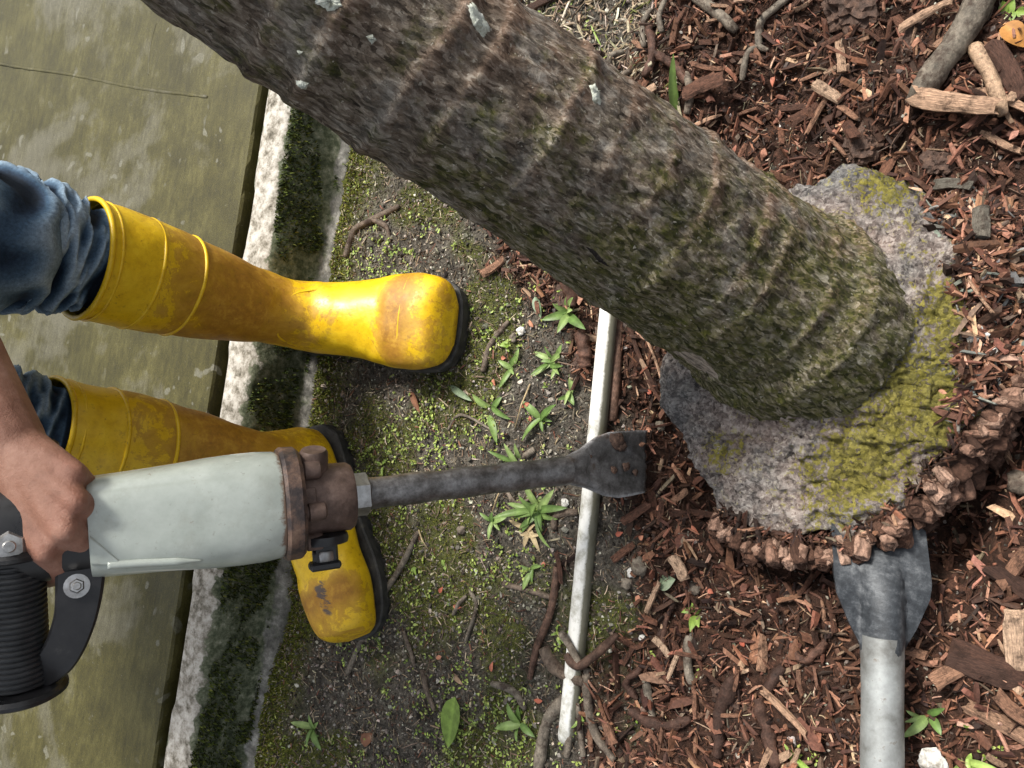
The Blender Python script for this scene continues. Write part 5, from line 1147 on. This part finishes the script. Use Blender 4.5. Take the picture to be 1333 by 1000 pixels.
def make_boot(toe_px, dirv, top_px, ztop, label, mirror, seed, scuff, slim=0.):
    d = nrm([dirv[0], dirv[1], 0]); side = np.array([-d[1], d[0], 0]); toe = gp(*toe_px, .005)
    zb = .014; org = toe - d * (.277 * XS); org[2] = gz(org) + zb
    M3 = np.stack([d, side * mirror, np.array([0, 0, 1.])], 1)
    tl = M3 @ np.array([-.013 * XS, 0, .372]) + org; tgt = gp(*top_px, ztop); tgt = tgt + (tl[2] - tgt[2]) * np.array([0, 0, 1.])
    sh = (tgt - tl)[:2] / (.372 - .115)
    def X(p):
        if slim and p[0] > .03: p = p * np.array([1, 1 - slim * float(sstep(.03, .12, np.array(p[0]))) - 1.1 * slim * float(sstep(.16, .26, np.array(p[0]))), 1])
        q = M3 @ p + org; dz = p[2] - .115
        if dz > 0: q[:2] += sh * (dz - .02 * (1 - math.exp(-dz / .02)))
        return q
    nth = 64; V = []; D = []; SC = []; LR = np.random.default_rng(seed)
    rows = np.linspace(0, 109, 150)
    for r in rows:
        for j in range(nth):
            th = 6.283185 * j / nth; p = boot_pt(r, th); foot = float(sstep(45, 60, np.array(r)))
            wr = .0018 * float(fbm(np.array(p[0] * 22 + seed), np.array(p[1] * 22), np.array(p[2] * 30), o=2, seed=3))
            crease = -.0022 * math.exp(-((r - 44) / 3.0) ** 2) * max(0, math.cos(th)) + .002 * math.exp(-((r - 49) / 3) ** 2) * max(0, math.cos(th)) - .0016 * math.exp(-((r - 71) / 2.0) ** 2) * max(0, math.cos(th)) + .0012 * math.exp(-((r - 75) / 2.5) ** 2) * max(0, math.cos(th))
            p = boot_pt(r, th, wr + crease); V.append(X(p))
            dd = .25 + .35 * math.exp(-((p[2] - .2) / .07) ** 2) + .5 * foot * math.exp(-((p[0] - .185) / .022) ** 2) * max(0, math.cos(th)) - .3 * math.exp(-((p[2] - .35) / .03) ** 2) - .35 * foot * math.exp(-((p[0] - .12) / .04) ** 2)
            D.append(dd); SC.append(scuff(p))
    b = empty('boot', (0, 0, 0), None, None); b.parent = person; b['label'] = label
    b.location = (0, 0, 0)
    me = mesh('boot_upper', np.array(V) - np.array(bl), grid_faces(150, nth) + [tuple(149 * nth + j for j in range(nth))], MT['rubber']); pt_attr(me, 'dirt', np.stack([np.clip(D, 0, 1)] * 3, 1)); pt_attr(me, 'scuff', np.stack([np.clip(SC, 0, 1)] * 3, 1))
    obj('upper', me, b)
    # rolled rim, ribs and seams
    mb = MB()
    def loop(fr, off, rad, nm, a0=0, a1=6.2832, n=72, wob=0):
        m2 = MB(); pts = [X(boot_pt(fr(t), t, off)) for t in np.linspace(a0, a1, n)]; tube(m2, pts, rad, 8, cap=a1 - a0 < 6.2); o = obj(nm, mesh(nm, np.array(m2.v) - np.array(bl), m2.f, MT['rubber']), b); return o
    loop(lambda t: 0.6, -.0002, .0034, 'rim'); loop(lambda t: 3.4, -.0002, .0019, 'rim_edge')
    loop(lambda t: 11 + .8 * math.sin(t), -.0004, .0024, 'rib_band'); loop(lambda t: 17.5 + .8 * math.sin(t), -.0004, .0024, 'rib_band')
    loop(lambda t: 34 + 15 * abs((t * mirror + .3) / 1.05) ** 4, -.0006, .0017, 'ankle_seam', -1.4 if mirror > 0 else -.8, .8 if mirror > 0 else 1.4, 50)
    loop(lambda t: 86 - 4 * math.cos(t), -.0006, .0014, 'toe_seam', -1.25, 1.25, 40) if mirror > 0 else None
    # sole with lugs
    ol = []; 
    for u in np.linspace(0, 1, 60):
        x = -.082 + .359 * (1 - math.cos(math.pi * u)) / 2; hw = np.interp(x, [-.082, -.075, -.05, -.01, .05, .1, .16, .21, .245, .264, .274, .277], [.006, .026, .043, .045, .044, .049, .0575, .0592, .0555, .045, .029, .010]); ol.append((x, hw))
    poly = [(x, h) for x, h in ol] + [(x, -h) for x, h in ol[::-1]]; m_ = len(poly); V = []
    for z, gr_, lug in ((-.014, -.001, 1), (-.004, .0, 1), (-.002, .0006, 0), (.009, .0010, 0), (.0115, -.001, 0), (.0125, -.008, 0)):
        for i, (x, y) in enumerate(poly):
            k = 1 + gr_ / .05; ins = (.0028 if (i // 2) % 2 else 0) if lug else 0
            V.append(X(np.array([x * XS * (1 + gr_ * 4) , y * 1.115 * (k - ins / .05), z + .05 * max(0, x - .2) ** 1.5])))
    Fc = grid_faces(6, m_); Fc += [tuple(range(m_ - 1, -1, -1)), tuple(5 * m_ + j for j in range(m_))]
    o = obj('sole', mesh('sole', np.array(V) - np.array(bl), Fc, MT['sole'], False), b)
    top = X(np.array([-.013 * XS, 0, .372])); ank = X(np.array([-.005, 0, .1]))
    return top, ank
s1 = lambda p: .55 * math.exp(-((p[0] - .212) / .014) ** 2 - ((p[1] + .03) / .014) ** 2) + .35 * math.exp(-((p[0] - .09) / .02) ** 2 - ((p[1] + .035) / .01) ** 2)
s2 = lambda p: 1.25 * math.exp(-((p[0] - .185) / .026) ** 2 - ((p[1] + .014) / .013) ** 2)
topR, ankR = make_boot((612, 428), (.10, -1), (120, 338), .375, 'yellow rubber boot planted in front, brown stains on its toe', 1, 1, s1)
topL, ankL = make_boot((484, 828), (-.82, -.57), (56, 562), .375, 'shaded yellow rubber boot turned outwards with a dark scuff', -1, 5, s2, .15)
# --- trousers
kneeR = at(-70, 300, .80); kneeL = topL + np.array([-.02, .03, .12]); hipR = np.array([.06, 1.24, .80]); hipL = np.array([-.16, 1.24, .80])
V = []; Fc = []; FO = []
for kk, (top, knee, hip, ank) in enumerate(((topR, kneeR, hipR, ankR), (topL, kneeL, hipL, ankL))):
    dn = nrm(top - ank); path = crom([top - dn * .06, top - dn * .01, top + dn * .03, (top + dn * .08) * .6 + .4 * ((top + knee) / 2), knee, (knee + hip) / 2, hip, hip + np.array([(-.02 if kk == 0 else .02), .03, .12])], 170)
    rad = np.interp(np.linspace(0, 7, 170), [0, 1, 1.5, 2, 3, 4, 5, 6, 7], [.054, .0575, .061, .067, .072, .078, .088, .1, .12]); o0 = len(V); nt = 96
    for i in range(170):
        a, b, d = frame(path[min(i + 1, 169)] - path[max(i - 1, 0)], (0, 1, 0)); 
        for j in range(nt):
            t = 6.283185 * j / nt; s = i / 170 * 7
            amp = np.interp(s, [0, .8, 1.4, 2.2, 4, 7], [.0, .0015, .0075, .0095, .008, .004])
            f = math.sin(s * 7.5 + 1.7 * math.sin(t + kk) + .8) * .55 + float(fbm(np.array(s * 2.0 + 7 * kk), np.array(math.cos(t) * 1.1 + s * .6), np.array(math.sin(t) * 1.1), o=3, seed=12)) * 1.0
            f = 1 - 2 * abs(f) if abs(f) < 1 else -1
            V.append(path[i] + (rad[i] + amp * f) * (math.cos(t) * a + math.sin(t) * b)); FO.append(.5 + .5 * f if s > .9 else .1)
    Fc += [tuple(o0 + q for q in f_) for f_ in grid_faces(170, nt)]
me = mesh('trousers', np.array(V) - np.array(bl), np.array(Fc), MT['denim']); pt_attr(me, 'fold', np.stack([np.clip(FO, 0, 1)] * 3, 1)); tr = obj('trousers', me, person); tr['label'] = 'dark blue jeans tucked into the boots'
# --- body: one continuous skin surface
mb = MB(); pel = np.array([-.05, 1.25, .84]); che = np.array([-.04, 1.02, 1.02]); nk = np.array([-.03, .88, 1.1]); hdc = np.array([-.03, .80, 1.17])
chain(mb, [pel, (pel + che) / 2, che, nk], [.13, .125, .13, .055]); capsule(mb, pel + [-.1, 0, 0], pel + [.1, 0, 0], .1, .1)
shL, shR = np.array([.14, .97, 1.06]), np.array([-.22, .97, 1.06]); chain(mb, [shR, che, shL], [.06, .1, .06])
chain(mb, [nk, hdc, hdc + [0, -.05, -.04]], [.055, .09, .075]); capsule(mb, hdc + [0, -.02, .03], hdc + [0, -.03, 0], .095, .085)
capsule(mb, hdc + [0, -.13, -.03], hdc + [0, -.115, .0], .014, .01)
for sx in (-1, 1): capsule(mb, hdc + [sx * .088, .01, -.03], hdc + [sx * .093, .015, .01], .014, .018)
for hip, knee, top, ank in ((hipR, kneeR, topR, ankR), (hipL, kneeL, topL, ankL)):
    chain(mb, [hip, knee, top, ank], [.085, .06, .05, .04]); 
WR = at(16, 580, .672); ELB = at(-150, 330, .70)
up_ = nrm(shL - ELB); chain(mb, [shL, ELB], [.052, .044]); chain(mb, [ELB, ELB * .6 + WR * .4, ELB * .25 + WR * .75, WR], [.043, .044, .034, .0275])
mcp = [at(58, 713, .646), at(84, 686, .643), at(96, 652, .647), at(94, 616, .657)]
fing = [[(82, 742, .668), (62, 752, .694), (34, 746, .702)], [(114, 710, .668), (94, 720, .703), (60, 718, .712)], [(124, 672, .674), (100, 686, .708), (66, 686, .716)], [(114, 634, .682), (96, 648, .71), (70, 652, .716)]]
fr = [(.0130, .0112, .0095, .008), (.0132, .0112, .0096, .008), (.0126, .0107, .0092, .0078), (.0115, .0098, .0085, .0072)]
for i in range(4):
    m0 = mcp[i]; base = WR * .8 + m0 * .2; chain(mb, [WR + (m0 - WR) * .05, (WR + m0) / 2 + (at(0, 0, .0) - at(0, 0, .0)), m0], [.024, .0175, fr[i][0]])
    chain(mb, [m0] + [at(*q) for q in fing[i]], fr[i])
    nn = nrm(C - m0); capsule(mb, m0 + nn * .0028, m0 + nn * .0028 + (m0 - WR) * .03, .0112, .0105)
    chain(mb, [WR + nn * .016 + (m0 - WR) * .2, (WR + m0) / 2 + nn * .0132, m0 + nn * .0075], [.0035, .0042, .005])
for a, b in ((0, 1), (1, 2), (2, 3)): chain(mb, [(WR * .35 + mcp[a] * .65), (WR * .35 + mcp[b] * .65)], [.0150, .0145]); chain(mb, [(WR * .2 + mcp[a] * .8), (WR * .2 + mcp[b] * .8)], [.0095, .009])
chain(mb, [WR, at(-2, 640, .668), at(-12, 690, .674), at(10, 728, .690), at(34, 738, .695)], [.022, .019, .0135, .011, .0085])
# the other arm reaches to the rear handle
RH = TIP + BA * (tr_ + .085); ELR = np.array([-.40, 1.0, .80]); WR2 = RH + np.array([-.045, .05, .06]); chain(mb, [shR, ELR, ELR * .3 + WR2 * .7, WR2], [.05, .043, .034, .027])
for i in range(4):
    m0 = RH + e1 * (-.033 + .022 * i) + BA * .03 + e2 * .008; chain(mb, [WR2, m0], [.022, .013]); chain(mb, [m0, m0 + e2 * .03 - BA * .01, m0 + e2 * .028 - BA * .04, m0 + e2 * .006 - BA * .052], [.0125, .0105, .009, .008])
chain(mb, [WR2, RH + e1 * .055 + BA * .01, RH + e1 * .045 - BA * .03 + e2 * .02], [.02, .0135, .010])
me = remesh(mb, .003, 2, .5); n = len(me.vertices); co = np.empty(n * 3, np.float32); me.vertices.foreach_get('co', co); co = co.reshape(-1, 3)
kn = np.zeros(n)
for q in mcp + [at(*f[0]) for f in fing]: kn = np.maximum(kn, np.exp(-(np.linalg.norm(co - q, axis=1) / .013) ** 2))
co += (np.zeros_like(co)); me.vertices.foreach_set('co', (co - np.array(bl, np.float32)).ravel()); me.update(); me.materials.clear(); me.materials.append(MT['skin']); pt_attr(me, 'knuckle', np.stack([kn] * 3, 1)); me.polygons.foreach_set('use_smooth', np.ones(len(me.polygons), bool)); me.name = 'body'
obj('body', me, person)['label'] = 'brown skinned bare forearm and gripping hand'
mb = MB(); chain(mb, [pel + [0, .01, .0], (pel + che) / 2, che, nk * .6 + che * .4], [.145, .14, .145, .09]); chain(mb, [shR, che, shL], [.075, .115, .075]); chain(mb, [shL, shL * .4 + ELB * .6], [.068, .06]); chain(mb, [shR, shR * .4 + ELR * .6], [.066, .06])
me = remesh(mb, .012, 4); V = np.empty(len(me.vertices) * 3, np.float32); me.vertices.foreach_get('co', V); me.vertices.foreach_set('co', (V.reshape(-1, 3) - np.array(bl, np.float32)).ravel()); me.materials.clear(); me.materials.append(MT['shirt']); me.polygons.foreach_set('use_smooth', np.ones(len(me.polygons), bool)); obj('shirt', me, person)
mb = clump(hdc + [0, .015, .045], .1, seed=3, flat=.75); me = mesh('hair', np.array(mb.v) - np.array(bl), mb.f, MT['hair']); obj('hair', me, person)
